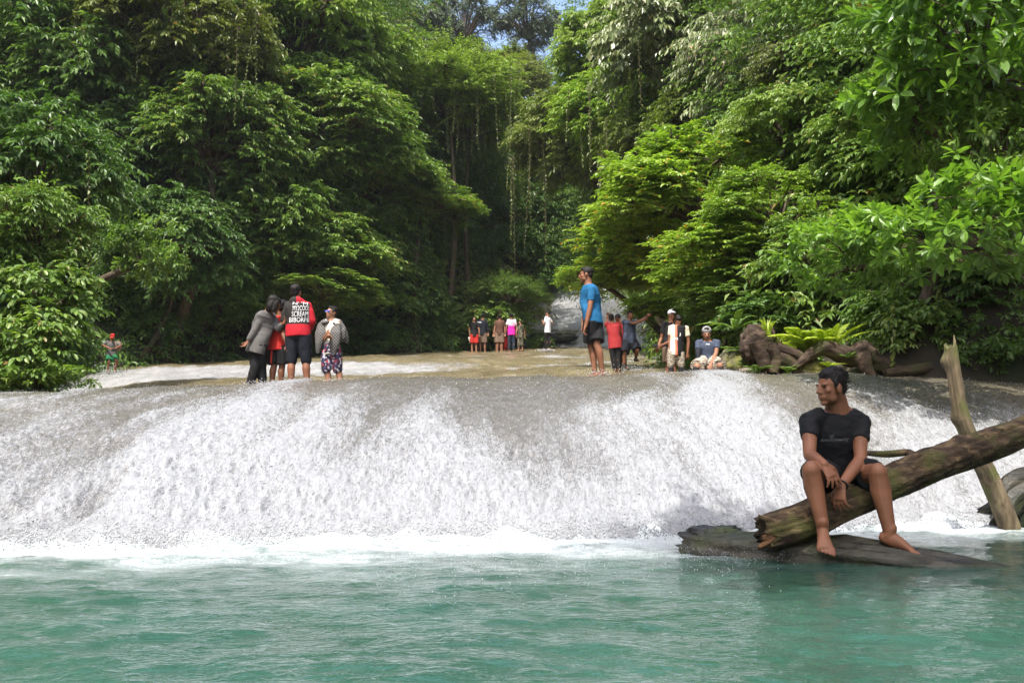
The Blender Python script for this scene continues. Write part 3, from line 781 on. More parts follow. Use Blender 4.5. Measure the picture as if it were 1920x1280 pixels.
# right wall
T_('bright tree at the top right of the sky gap', 1130, 95, 44, 130, 110, 'lay_l', 'leaf_feather')
T_('green tree sloping down from top right into the gorge', 1180, 210, 40, 170, 100, 'lay_l2', 'leaf_bright', vines=16)
T_('silvery leaved tree at the top, right of centre', 1300, 70, 33, 200, 130, 'hang', 'leaf_silver', vines=6)
T_('vine covered tree with big dark trunk, right of centre', 1230, 270, 36, 130, 110, 'lay_m', 'leaf_vine', vines=60, trunk_r=0.42)
T_('silvery tree with hanging leaves, upper right', 1430, 110, 28, 170, 120, 'hang', 'leaf_silver')
T_('shaded tree below the silvery crowns on the right', 1330, 240, 31, 150, 90, 'lay_m2', 'leaf_vine', vines=14)
T_('yellow tinged tree with feathery leaves, upper right', 1620, 60, 21, 120, 75, 'hang', 'leaf_yellow')
T_('yellow green tree beside the yellow tinged one', 1530, 130, 22, 120, 60, 'hang', 'leaf_olive')
T_('tree with pale pinnate boughs pointing left, right wall', 1470, 225, 21, 150, 60, 'hang', 'leaf_feather')
T_('green leafy tree between the pinnate boughs and the big leaves', 1620, 270, 18, 150, 90, 'lay_m', 'leaf_left')
T_('bright yellow green tree spreading above the right hand people', 1300, 350, 23, 230, 105, 'fine', 'leaf_bright')
T_('lower bright yellow green boughs behind the blue shirted man', 1225, 465, 26, 170, 80, 'fine2', 'leaf_bright', by=1)
T_('bright small leaved boughs over the white capped man', 1380, 480, 20, 190, 85, 'fine', 'leaf_bright')
T_('bright leafy tip reaching toward the pale upper cascade', 1130, 515, 27, 90, 38, 'fine2', 'leaf_bright', by=1)
T_('shaded boughs above the beanie wearing man', 1375, 560, 19.5, 110, 40, 'fine', 'leaf_left')
T_('bright yellow green boughs above the stump, left of the large leaves', 1450, 390, 19, 150, 85, 'fine2', 'leaf_bright')
T_('dark leafy tree behind the driftwood on the right', 1530, 480, 18, 150, 100, 'lay_m2', 'leaf_left')
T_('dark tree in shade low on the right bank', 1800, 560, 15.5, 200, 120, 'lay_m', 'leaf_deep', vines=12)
T_('mid green tree in front of the yellow tinged tree', 1700, 190, 15, 150, 80, 'lay_m2', 'leaf_left')
T_('large leaved tree filling the top right corner', 1830, 90, 12, 230, 130, 'big', 'leaf_big')
T_('large leaved bough below the top right corner', 1750, 210, 13, 170, 80, 'big2', 'leaf_big')
T_('dark leaved bough at the right frame edge', 1880, 300, 12, 130, 90, 'big2', 'leaf_left', vines=8)
T_('large leaved bright boughs above the broken post', 1790, 430, 10.5, 200, 75, 'big', 'leaf_big', base=(11, 11.5, 1.5), trunk_r=0.045)
T_('large leaved bough reaching left toward the driftwood', 1610, 470, 11.5, 150, 62, 'big2', 'leaf_big', base=(11.5, 12.6, 2.0), trunk_r=0.04)
# shrubs along the water
S_ = lambda *a, **k: tree(*a, name='shrub', cat='shrub', group='shrubs along the banks', **k)
S_('tall bright shrub at the left frame edge', 75, 430, 17.5, 115, 90, 'lay_s', 'leaf_left')
S_('pinnate leaved shrub below the tall left edge shrub', 70, 540, 17, 105, 85, 'shrub', 'leaf_left')
S_('large leaved shrub in the lower left corner by the water', 45, 640, 16.3, 110, 75, 'shrub', 'leaf_left')
S_('low shrub touching the water at the left', 85, 702, 16.2, 80, 34, 'shrub2', 'leaf_left')
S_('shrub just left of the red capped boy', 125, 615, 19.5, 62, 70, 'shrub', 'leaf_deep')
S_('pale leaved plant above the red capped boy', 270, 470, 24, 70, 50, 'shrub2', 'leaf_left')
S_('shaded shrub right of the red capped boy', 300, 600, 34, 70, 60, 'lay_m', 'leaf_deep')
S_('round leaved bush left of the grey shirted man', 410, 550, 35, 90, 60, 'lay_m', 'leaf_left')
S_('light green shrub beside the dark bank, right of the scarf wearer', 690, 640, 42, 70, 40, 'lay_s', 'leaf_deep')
S_('whorled leaf shrub right of the curved driftwood', 1665, 632, 15.6, 70, 55, 'shrub2', 'leaf_left')
S_('leafy shrub left of the broken post', 1720, 600, 15, 80, 70, 'shrub', 'leaf_left')
S_('low dark shrub right of the broken post', 1860, 650, 14.6, 90, 50, 'shrub2', 'leaf_deep')
S_('drooping leafy shrub above the curved driftwood', 1600, 535, 17.5, 90, 50, 'shrub', 'leaf_left')
S_('hanging leaves over the beanie wearing man', 1420, 585, 17.2, 70, 32, 'shrub', 'leaf_deep')
S_('leafy shrub between the white cap and the beanie', 1310, 620, 22, 60, 50, 'shrub2', 'leaf_deep')
S_('leafy bough beside the reaching man', 1230, 575, 24.5, 60, 26, 'lay_s', 'leaf_bright', by=.5)

# the leaning tree over the near pool (its dappled shade falls on the sitter and the log)
q = Vector((2.25, 5.45, 0.6)) + SUN * 8.0
t_ = CROWN['lay_s']
root = empty('tree', (10.9, 2.6, -0.1), 'tree leaning out from the right bank high over the near pool', 'tree', 'jungle trees along the gorge')
for nm, me in (('crown', crown_mesh('lay_s', 'leaf_left')), ('branches', t_['br'])):
    o = link(nm, me, root, q - root.location); o.scale = (1.15, 1.15, 0.7)
mb = MB(); pts = [root.location.lerp(q, i / 8) + Vector((0, 0, 1.6 * math.sin(math.pi * i / 8))) for i in range(9)]
mb.tube(pts, [0.24 - 0.022 * i for i in range(9)], 9); link('trunk', mb.mesh('trunk', M['bark'], True, root.location), root)
# ------------------------------------------------------------------ ferns, driftwood, rocks, logs
def fern(label, p, nfr, length, mat, seed, name='fern', cat='fern', arch=0.9, wid=0.22):
    r = np.random.default_rng(seed); p = Vector(p)
    root = empty(name, p, label, cat, 'ferns on the right bank')
    for k in range(nfr):
        az = 2 * math.pi * k / nfr + r.uniform(-.3, .3); el = r.uniform(0.7, 1.25); L = length * r.uniform(0.7, 1.1)
        n = 26; t = np.linspace(0.04, 1, n)
        h = np.array([math.cos(az), math.sin(az), 0])
        P = h[None] * (L * t * math.cos(el) * (1 + 0.5 * t))[:, None]; P[:, 2] += L * (t * math.sin(el) - arch * 0.55 * t ** 2.2)
        tg = np.gradient(P, axis=0); tg = nrm(tg); sd = nrm(np.cross(tg, np.array([0, 0, 1.0]))); up = np.cross(sd, tg)
        lw = wid * L * np.sin(np.pi * (0.12 + 0.86 * t)) ** 0.8
        A = np.concatenate([P, P]); D = np.concatenate([sd + tg * 0.45, -sd + tg * 0.45]) + r.normal(0, 0.06, (2 * n, 3)); D[:, 2] -= 0.15
        N = np.concatenate([up, up]); LL = np.concatenate([lw, lw]) + 0.01
        tone = np.clip(0.5 + r.normal(0, 0.14, 2 * n), 0.05, 0.95)
        V, T, tn = leaves_mesh(A, D, N, LL, np.full(2 * n, L / n * 1.5), tone, fold=0.1)
        fo = link('frond', mesh_np('frond', V, T, M[mat], False, {'tone': tn}), root)
        v, f = sticks(P[:-1], P[1:], np.linspace(0.006, 0.002, n - 1) * max(1, L), np.linspace(0.006, 0.002, n - 1) * max(1, L))
        link('midrib', mesh_np('midrib', v, f, M[mat], True, {'tone': np.full(len(v), 0.5)}), fo)
    return root
def grass_tuft(label, p, n, length, mat, seed):
    r = np.random.default_rng(seed); V = []; Fc = []
    for i in range(n):
        az = r.uniform(0, 6.28); L = length * r.uniform(.6, 1.1); ln = r.uniform(.15, .7); wd = 0.016
        h = np.array([math.cos(az), math.sin(az), 0]); s = np.array([-h[1], h[0], 0]); b = len(V); o = h * r.uniform(0, .06)
        for t in np.linspace(0, 1, 5):
            q = o + h * L * ln * t ** 1.6; q[2] += L * (t - 0.35 * ln * t ** 2)
            V += [q - s * wd * (1 - t) ** .6, q + s * wd * (1 - t) ** .6]
        for k in range(4): Fc.append([b + 2 * k, b + 2 * k + 1, b + 2 * k + 3, b + 2 * k + 2])
    V = np.array(V); me = mesh_np('grass_tuft', V, Fc, M[mat], False, {'tone': np.repeat(r.uniform(.3, .8, n), 10)})
    return tag(link('grass_tuft', me, None, p), label, 'grass')

def log_mesh(name, pts, rads, mat, nseg=40, nlen=120, amp=0.10, jag0=0.0, jag1=0.0, seed=0, gro=7.0, off=None, flat=1.0, knots=()):
    """bark log swept along a smoothed line: long furrows, knots and splintered ends"""
    pts = np.array([list(p) for p in pts], float); rads = np.array(rads, float)
    tt = np.linspace(0, 1, len(pts)); t = np.linspace(0, 1, nlen)
    def sm(a):
        # Catmull-Rom
        out = []
        for x in t * (len(a) - 1):
            i = min(int(x), len(a) - 2); u = x - i
            p0 = a[max(i - 1, 0)]; p1 = a[i]; p2 = a[i + 1]; p3 = a[min(i + 2, len(a) - 1)]
            out.append(0.5 * ((2 * p1) + (-p0 + p2) * u + (2 * p0 - 5 * p1 + 4 * p2 - p3) * u * u + (-p0 + 3 * p1 - 3 * p2 + p3) * u ** 3))
        return np.array(out)
    C = sm(pts); R = sm(rads)
    L = np.concatenate([[0], np.cumsum(np.linalg.norm(np.diff(C, axis=0), axis=1))])
    D = nrm(np.gradient(C, axis=0)); U = np.zeros_like(C); u = np.array([0.05, 0.1, 1.0])
    for i in range(nlen):
        u = u - D[i] * u.dot(D[i]); u /= np.linalg.norm(u); U[i] = u
    W = np.cross(D, U)
    a = np.linspace(0, 2 * np.pi, nseg, endpoint=False)
    ca, sa = np.cos(a), np.sin(a)
    dirs = U[:, None, :] * ca[None, :, None] + W[:, None, :] * sa[None, :, None] * flat
    q = np.stack([np.broadcast_to(ca * 1.1 + seed * 3.3, (nlen, nseg)) * gro * 0.35, np.broadcast_to(sa * 1.1, (nlen, nseg)) * gro * 0.35, np.broadcast_to((L * 1.6)[:, None], (nlen, nseg))], -1).reshape(-1, 3)
    n1 = fbm3(q + seed, 4, 0.55).reshape(nlen, nseg)
    n2 = fbm3(q * np.array([3.2, 3.2, 0.9]) + 20 + seed, 3, 0.6).reshape(nlen, nseg)
    rr = R[:, None] * (1 + amp * 2.2 * (n1 - 0.5) + amp * 1.7 * (0.5 - np.abs(n2 - 0.5) * 2))
    for (kt, ka, kr, kh) in knots:
        rr = rr + kh * np.exp(-(((t[:, None] - kt) * L[-1]) ** 2 + (((a[None] - ka + np.pi) % (2 * np.pi) - np.pi) * R[:, None]) ** 2) / kr ** 2)
    V = C[:, None, :] + dirs * rr[..., None]
    jr = fbm2(a * 3.0 + seed * 7, a * 0 + 2, 3, 0.7); jr2 = fbm2(a * 2.4 + seed * 5 + 9, a * 0 + 2, 3, 0.7)
    for i in range(6):
        wgt = 1 - i / 6
        V[i] -= D[0] * ((jr - 0.35) * jag0 * wgt)[:, None]; V[nlen - 1 - i] += D[-1] * ((jr2 - 0.35) * jag1 * wgt)[:, None]
    V = V.reshape(-1, 3)
    Fc = []
    for i in range(nlen - 1):
        for k in range(nseg):
            k2 = (k + 1) % nseg; Fc.append((i * nseg + k, i * nseg + k2, (i + 1) * nseg + k2, (i + 1) * nseg + k))
    V = list(map(tuple, V))
    for (row, cc, dd, flip) in ((0, C[0], D[0], 0), (nlen - 1, C[-1], -D[-1], 1)):
        V.append(tuple(cc + dd * R[row] * 0.35)); ci = len(V) - 1
        for k in range(nseg):
            k2 = (k + 1) % nseg; Fc.append((ci, row * nseg + k2, row * nseg + k) if not flip else (ci, row * nseg + k, row * nseg + k2))
    me = bpy.data.meshes.new(name)
    o3 = np.array(off) if off is not None else np.zeros(3)
    me.from_pydata([tuple(np.array(v) - o3) for v in V], [], Fc); me.update()
    me.polygons.foreach_set('use_smooth', [True] * len(me.polygons)); me.materials.append(mat)
    return me
M['log'] = bark_mat('log_bark', (0.018, 0.011, 0.006), (0.075, 0.048, 0.026), (0.27, 0.185, 0.095), (0.07, 0.072, 0.018), scale=2.0, stretch=(0.45, 1, 1.0), bump=1.0)
M['log_end'] = bark_mat('log_splinter', (0.06, 0.03, 0.014), (0.18, 0.09, 0.04), (0.32, 0.18, 0.08), None, scale=1.6, stretch=(0.3, 1, 1))
M['post'] = bark_mat('post_wood', (0.045, 0.032, 0.018), (0.15, 0.112, 0.066), (0.29, 0.22, 0.13), (0.085, 0.095, 0.025), scale=1.2, stretch=(1, 1, 0.22))
M['drift'] = bark_mat('driftwood', (0.014, 0.009, 0.006), (0.055, 0.036, 0.024), (0.14, 0.098, 0.066), (0.05, 0.052, 0.018), scale=1.0, stretch=(0.4, 0.8, 1))
M['wetlog'] = bark_mat('wet_log', (0.010, 0.010, 0.008), (0.036, 0.034, 0.024), (0.085, 0.075, 0.05), (0.028, 0.034, 0.010), scale=1.3, stretch=(0.3, 1, 1), rough=0.32)

# the leaning log the man sits on
A = [at(1436, 1000, 5.34), at(1500, 981, 5.38), at(1600, 938, 5.46), at(1720, 882, 5.56), at(1850, 834, 5.72), at(1960, 793, 5.9), at(2120, 742, 6.15)]
b = Vector((A[0].x, A[0].y, A[0].z))
root = empty('fallen_log', b, 'thick leaning brown log on which the man in black sits', 'log')
link('log_trunk', log_mesh('log_trunk', A, [0.086, 0.092, 0.089, 0.090, 0.088, 0.086, 0.08], M['log'], 56, 220, 0.24, 0.12, 0.0, 3, 7, b, knots=((0.52, 1.2, 0.07, 0.05), (0.60, 0.5, 0.05, 0.03))), root)
A2 = [at(1722, 858, 5.62), at(1710, 853, 5.66), at(1700, 848, 5.7), at(1660, 851, 5.75), at(1615, 849, 5.8)]
link('side_branch', log_mesh('side_branch', A2, [0.032, 0.028, 0.022, 0.020, 0.012], M['log'], 14, 40, 0.2, 0, 0.03, 5, 7, b), root)
for i, (x0, y0, x1, y1, r0) in enumerate([(1470, 992, 1424, 1026, 0.03), (1462, 985, 1424, 968, 0.028), (1470, 1000, 1430, 1008, 0.035), (1480, 1004, 1446, 1022, 0.03)]):
    link('splinter', log_mesh('splinter', [at(x0, y0, 5.33), at((x0 + x1) / 2, (y0 + y1) / 2 + 1, 5.29), at(x1, y1, 5.27)], [r0, r0 * .75, r0 * .3], M['log_end'] if i in (0, 2) else M['log'], 12, 20, 0.3, 0, 0.03, i, 7, b), root)
# the wet half-sunk log under his feet
A = [at(1292, 1028, 5.85), at(1400, 1042, 5.66), at(1530, 1052, 5.44), at(1660, 1064, 5.24), at(1800, 1084, 5.08), at(1960, 1112, 4.9)]
b = A[0].copy()
root = empty('sunken_log', b, 'dark wet log lying half under water below the bare feet', 'log')
link('log_trunk', log_mesh('log_trunk', A, [0.09, 0.118, 0.126, 0.122, 0.105, 0.08], M['wetlog'], 48, 190, 0.26, 0.14, 0.0, 8, 6, b, flat=1.25), root)
def rock(name, label, c, r, mat, seed, rot=0, amp=0.35, group='rocks on the right bank', freq=1.6, parent=None):
    V = []; nu, nv = 56, 36
    for i in range(nv + 1):
        th = math.pi * i / nv
        for k in range(nu):
            a = 2 * math.pi * k / nu; V.append((math.sin(th) * math.cos(a), math.sin(th) * math.sin(a), math.cos(th)))
    V = np.array(V); n = fbm3(V * freq + seed * 2.7, 5, 0.55); n2 = np.abs(fbm3(V * freq * 2 + seed + 9, 3) - .5) + 0.8 * np.abs(fbm3(V * freq * 5 + seed + 3, 3) - .5) - 0.3 * (fbm3(V * freq * 11 + seed, 2) - .5)
    V = np.sign(V) * np.abs(V) ** 0.85
    V = V * (1 + amp * 2 * (n - 0.5) - amp * n2)[:, None] * np.array(r)
    ca, sa = math.cos(rot), math.sin(rot); V = np.stack([V[:, 0] * ca - V[:, 1] * sa, V[:, 0] * sa + V[:, 1] * ca, V[:, 2]], -1)
    Fc = []
    for i in range(nv):
        for k in range(nu):
            k2 = (k + 1) % nu; Fc.append((i * nu + k, (i + 1) * nu + k, (i + 1) * nu + k2, i * nu + k2))
    o = link(name, mesh_np(name, V, Fc, mat), parent, c)
    if label: tag(o, label, 'rock', group)
    return o
p = at(1340, 1008, 5.86)
rock('rock', 'dark mossy rock slab at the left end of the sunken log', p, (0.20, 0.15, 0.085), M['rock_dark'], 3, -0.15, 0.45)
# broken post
A = [at(1897, 1002, 7.65), at(1876, 945, 7.6), at(1850, 885, 7.55), at(1822, 830, 7.5), at(1804, 780, 7.45), at(1793, 720, 7.42), at(1783, 652, 7.4)]
b = A[0].copy()
root = empty('broken_post', b, 'pale broken tree post standing upright behind the leaning log', 'post')
link('post_trunk', log_mesh('post_trunk', A, [0.076, 0.070, 0.066, 0.061, 0.057, 0.050, 0.042], M['post'], 44, 190, 0.24, 0.0, 0.14, 6, 6, b, knots=((0.93, 2.0, 0.05, 0.04), (0.66, 1.7, 0.06, 0.03))), root)
link('splinter', log_mesh('splinter', [at(1789, 668, 7.4), at(1790, 650, 7.4), at(1789, 630, 7.4)], [0.022, 0.014, 0.004], M['post'], 10, 16, 0.2, 0, 0.02, 2, 6, b), root)
# roots and rocks at its foot
A = [at(1950, 900, 7.9), at(1915, 902, 7.85), at(1890, 915, 7.8), at(1865, 950, 7.75), at(1835, 957, 7.72)]
root = empty('driftwood', A[-1], 'black wet driftwood root at the foot of the broken post', 'driftwood', 'driftwood')
link('root_arm', log_mesh('root_arm', A, [0.09, 0.085, 0.07, 0.05, 0.015], M['wetlog'], 22, 60, 0.3, 0, 0.04, 4, 7, A[-1]), root)
for q in ([at(1960, 935, 7.95), at(1915, 940, 7.9), at(1885, 965, 7.8), at(1862, 985, 7.72)], [at(1940, 912, 7.8), at(1900, 935, 7.75), at(1880, 980, 7.7)]):
    link('root_arm', log_mesh('root_arm', q, [0.08, 0.075, 0.06, 0.03][:len(q)], M['wetlog'], 20, 50, 0.3, 0, 0.04, 7, 7, A[-1]), root)
rock('rock', 'dark wet rock under the driftwood at the right frame edge', at(1925, 985, 7.95), (0.26, 0.2, 0.16), M['rock_dark'], 8)
# right bank: stump with root mass
c = at(1432, 650, 15.0)
root = empty('tree_stump', at(1440, 700, 15.0), 'big brown uprooted stump on the right bank left of the ferns', 'stump')
b = root.location.copy()
def stump_part(nm, px, py, y, r, seed, mat=M['drift'], amp=0.55): 
    rock(nm, None, at(px, py, y) - b, r, mat, seed, 0.2, amp, parent=root, freq=2.0)
stump_part('root_plate', 1424, 648, 15.15, (0.36, 0.26, 0.36), 3, amp=0.4)
stump_part('root_knot', 1440, 662, 14.95, (0.17, 0.16, 0.19), 5)
stump_part('root_knot', 1462, 682, 14.9, (0.15, 0.14, 0.13), 6)
stump_part('root_knot', 1452, 660, 15.05, (0.22, 0.18, 0.20), 9)
for (q, rr, sd) in (([(1440, 650), (1455, 672), (1450, 700)], [0.12, 0.10, 0.08], 1), ([(1455, 668), (1478, 676), (1490, 692), (1498, 704)], [0.10, 0.09, 0.07, 0.05], 2),
                ([(1420, 640), (1432, 680), (1430, 702)], [0.12, 0.09, 0.07], 3), ([(1455, 650), (1500, 668), (1530, 690)], [0.07, 0.06, 0.04], 4)):
    link('root_arm', log_mesh('root_arm', [at(x, y, 14.85) for x, y in q], rr, M['drift'], 18, 40, 0.35, 0, 0.05, sd, 7, b), root)
# curved driftwood trunk
A = [at(1488, 690, 14.75), at(1515, 668, 14.75), at(1545, 653, 14.8), at(1575, 664, 14.85), at(1600, 672, 14.9), at(1618, 660, 14.9), at(1640, 678, 14.9), at(1680, 694, 14.8), at(1740, 703, 14.7)]
b = A[-1].copy()
root = empty('driftwood', b, 'curved brown driftwood trunk arching beside the bright fern', 'driftwood', 'driftwood')
link('drift_trunk', log_mesh('drift_trunk', A, [0.04, 0.07, 0.10, 0.12, 0.135, 0.145, 0.13, 0.09, 0.05], M['drift'], 34, 140, 0.32, 0.05, 0.05, 5, 7, b), root)
link('drift_limb', log_mesh('drift_limb', [at(1618, 666, 14.8), at(1625, 690, 14.7), at(1640, 706, 14.6)], [0.12, 0.09, 0.05], M['drift'], 20, 40, 0.25, 0, 0.03, 6, 7, b), root)
A = [at(1660, 700, 14.5), at(1730, 692, 14.6), at(1800, 686, 14.7), at(1840, 676, 14.8), at(1930, 668, 15.2)]
root = empty('driftwood', A[0], 'long low driftwood log on the bank behind the broken post', 'driftwood', 'driftwood')
link('drift_trunk', log_mesh('drift_trunk', A, [0.06, 0.09, 0.11, 0.12, 0.12], M['drift'], 24, 90, 0.2, 0.05, 0, 9, 7, A[0]), root)
# bank rocks
rock('rock', 'rounded grey boulder the beanie wearing man sits on', at(1327, 694, 15.4), (0.24, 0.2, 0.16), M['rock'], 11, amp=0.12)
rock('rock', 'yellow mossy boulder right of the beanie wearing man', at(1375, 684, 15.7), (0.30, 0.26, 0.27), M['rock_moss'], 12, amp=0.25)
rock('rock', 'mossy rock below the curved driftwood', at(1520, 690, 14.95), (0.3, 0.2, 0.16), M['rock_moss'], 13)
rock('rock', 'small dark rock at the foot of the stump', at(1405, 703, 15.0), (0.22, 0.2, 0.12), M['rock'], 14)
rock('rock', 'dark rock ledge in shade at the far right bank', at(1840, 700, 14.9), (0.9, 0.4, 0.3), M['rock_dark'], 15)
rock('rock', 'low dark rock ledge at the right frame edge of the bank', at(1940, 705, 14.6), (0.7, 0.4, 0.25), M['rock_dark'], 25)
rock('rock', 'dark green mossy ledge beside the pale upper cascade', at(1040, 632, 47.6), (1.3, 0.8, 0.28), M['rock_dark'], 16)
# ferns and grasses
fern('bright yellow green fern clump behind the curved driftwood', at(1522, 660, 15.15), 22, 0.85, 'leaf_fern', 1)
fern('tall thin bright fern right of the main fern clump', at(1556, 660, 15.1), 8, 0.8, 'leaf_fern', 2, arch=0.6, wid=0.12)
fern('small bright fern below the curved driftwood arch', at(1555, 690, 14.75), 9, 0.26, 'leaf_fern', 3)
fern('green fern between the mossy boulder and the stump', at(1392, 668, 15.6), 10, 0.5, 'leaf_left', 4)
fern('drooping long fern above the beanie wearing man', at(1378, 620, 16.3), 9, 0.75, 'leaf_left', 5, wid=0.10)
fern('small leafy fern on top of the stump', at(1400, 690, 15.3), 9, 0.35, 'leaf_left', 6)
fern('long arching fern left of the broken post', at(1745, 650, 14.8), 8, 0.7, 'leaf_left', 8, wid=0.12)
grass_tuft('bright grass tuft growing on the stump', at(1440, 628, 14.95), 40, 0.32, 'leaf_fern', 1)
fern('dark green fern in front of the stump foot', at(1420, 700, 14.75), 9, 0.3, 'leaf_left', 11)
fern('green fern between the stump and the curved driftwood', at(1478, 698, 14.7), 9, 0.28, 'leaf_left', 12)
fern('small fern on the arch of the curved driftwood', at(1590, 672, 14.7), 7, 0.24, 'leaf_left', 13)
grass_tuft('thin grass tuft left of the bright fern', at(1458, 655, 15.0), 26, 0.26, 'leaf_fern', 4)
# ------------------------------------------------------------------ people
def cloth(name, color, rough=0.85, fn=None, bump=0.35):
    t = NT(name); o = t.obj()
    n = t.noise(o, 7, 4, 0.6, 0.6); n2 = t.noise(o, 160, 2, 0.5)
    c = fn(t, o) if fn else color
    c = t.mix(t.math('MULTIPLY', n2, 0.25), c, (0.0, 0.0, 0.0))
    return t.done(t.pbr(c, rough, t.bump(t.math('ADD', n, t.math('MULTIPLY', n2, 0.05)), bump, 0.03), spec=0.25))
def skin_mat(name, c):
    t = NT(name); o = t.obj(); n = t.noise(o, 9, 3, 0.5)
    cc = t.ramp(n, [(0.3, tuple(x * 0.82 for x in c)), (0.7, tuple(min(1, x * 1.15) for x in c))])
    return t.done(t.pbr(cc, 0.55, t.bump(t.noise(o, 60, 2), 0.12, 0.01), spec=0.3, Subsurface_Weight=0.12, Subsurface_Radius=(0.012, 0.005, 0.003), Subsurface_Scale=1.0))
M['skin'] = skin_mat('skin', (0.18, 0.076, 0.040))
M['skin_pale'] = skin_mat('skin_pale', (0.25, 0.12, 0.07))
M['skin_main'] = skin_mat('skin_main', (0.19, 0.080, 0.042))
t = NT('hair'); o = t.obj(); n = t.noise(t.mapv(o, (1, 1, 0.25)), 130, 3, 0.6)
M['hair'] = t.done(t.pbr(t.ramp(n, [(0.35, (0.004, 0.0035, 0.003)), (0.75, (0.022, 0.018, 0.016))]), 0.6, t.bump(n, 0.8, 0.006), spec=0.18))
M['black'] = cloth('black_cloth', (0.009, 0.009, 0.010))
M['navyblack'] = cloth('navy_black_cloth', (0.010, 0.012, 0.018))
M['tee_black'] = cloth('black_tee', (0.007, 0.0075, 0.009), 0.8)
M['grey'] = cloth('grey_cloth', (0.105, 0.10, 0.095))
M['red'] = cloth('red_cloth', (0.46, 0.025, 0.018))
M['darkred'] = cloth('dark_red_cloth', (0.33, 0.028, 0.03))
M['blue'] = cloth('blue_cloth', (0.010, 0.10, 0.22))
M['slate'] = cloth('slate_cloth', (0.05, 0.065, 0.10))
M['white'] = cloth('white_cloth', (0.66, 0.66, 0.72))
M['cream'] = cloth('cream_cloth', (0.60, 0.56, 0.48))
M['brown'] = cloth('brown_cloth', (0.095, 0.045, 0.030))
M['khaki'] = cloth('khaki_cloth', (0.17, 0.115, 0.08))
M['green'] = cloth('green_cloth', (0.012, 0.12, 0.045))
M['denim'] = cloth('denim_cloth', (0.018, 0.028, 0.045))
M['print'] = cloth('white_print', (0.72, 0.72, 0.72), 0.7, bump=0.05)
M['faint_print'] = cloth('grey_print', (0.14, 0.14, 0.14), 0.7, bump=0.05)
M['plastic'] = NT('black_plastic').done(NT('tmp').pbr) if False else None
t = NT('black_plastic'); M['plastic'] = t.done(t.pbr(t.ramp(t.noise(t.obj(), 20), [(0.3, (0.010,) * 3), (0.7, (0.02,) * 3)]), 0.35))
t = NT('blue_lens'); M['lens'] = t.done(t.pbr(t.ramp(t.noise(t.obj(), 12), [(0.3, (0.03, 0.06, 0.35)), (0.7, (0.08, 0.15, 0.6))]), 0.12, spec=0.9))
t = NT('eye'); M['eye'] = t.done(t.pbr(t.ramp(t.noise(t.obj(), 30), [(0.3, (0.012, 0.008, 0.006)), (0.7, (0.02, 0.014, 0.01))]), 0.15))

def camo(t, o):
    return t.ramp(t.noise(o, 14, 2, 0.5), [(0.40, (0.03, 0.035, 0.02)), (0.47, (0.11, 0.10, 0.06)), (0.54, (0.20, 0.18, 0.13)), (0.62, (0.04, 0.05, 0.03))], 'CONSTANT')
M['camo'] = cloth('camouflage_cloth', None, fn=camo)
def zig(t, o):
    w = t.n('TexWave', wave_type='BANDS', bands_direction='Z', i_Scale=7.5, i_Distortion=7.0, i_Detail=2.0, i_Detail_Scale=3.0); t.set(w.inputs[0], o)
    return t.ramp(w.outputs[1], [(0.32, (0.07, 0.055, 0.04)), (0.45, (0.48, 0.42, 0.34))])
M['zigzag'] = cloth('zigzag_cloth', None, fn=zig)
def floral(t, o):
    v = t.n('TexVoronoi', i_Scale=38.0); t.set(v.inputs[0], o)
    return t.ramp(v.outputs[1], [(0.0, (0.02, 0.015, 0.03)), (0.42, (0.02, 0.015, 0.03)), (0.5, (0.42, 0.40, 0.44)), (0.62, (0.30, 0.03, 0.04)), (0.72, (0.05, 0.05, 0.12))], 'CONSTANT')
M['floral'] = cloth('floral_cloth', None, fn=floral)
def plaid(t, o):
    def w(rot, sc):
        x = t.n('TexWave', wave_type='BANDS', bands_direction='X', i_Scale=sc, i_Distortion=0.3); t.set(x.inputs[0], t.mapv(o, rot=(0, rot, 0)))
        return t.ramp(x.outputs[1], [(0.72, (0, 0, 0)), (0.88, (0.5, 0.5, 0.5))])
    a = w(0.75, 9.0); b = w(-0.8, 9.0)
    big = t.ramp(t.math('ADD', a, b), [(0.0, (0.05, 0.047, 0.045)), (0.5, (0.12, 0.115, 0.108)), (1.0, (0.24, 0.23, 0.215))])
    return big
M['plaid'] = cloth('plaid_scarf', None, fn=plaid)
def step(t, v, a, soft=0.01): return t.math('MULTIPLY_ADD', t.math('SUBTRACT', v, a), 1.0 / soft, 0.5, clamp=True)

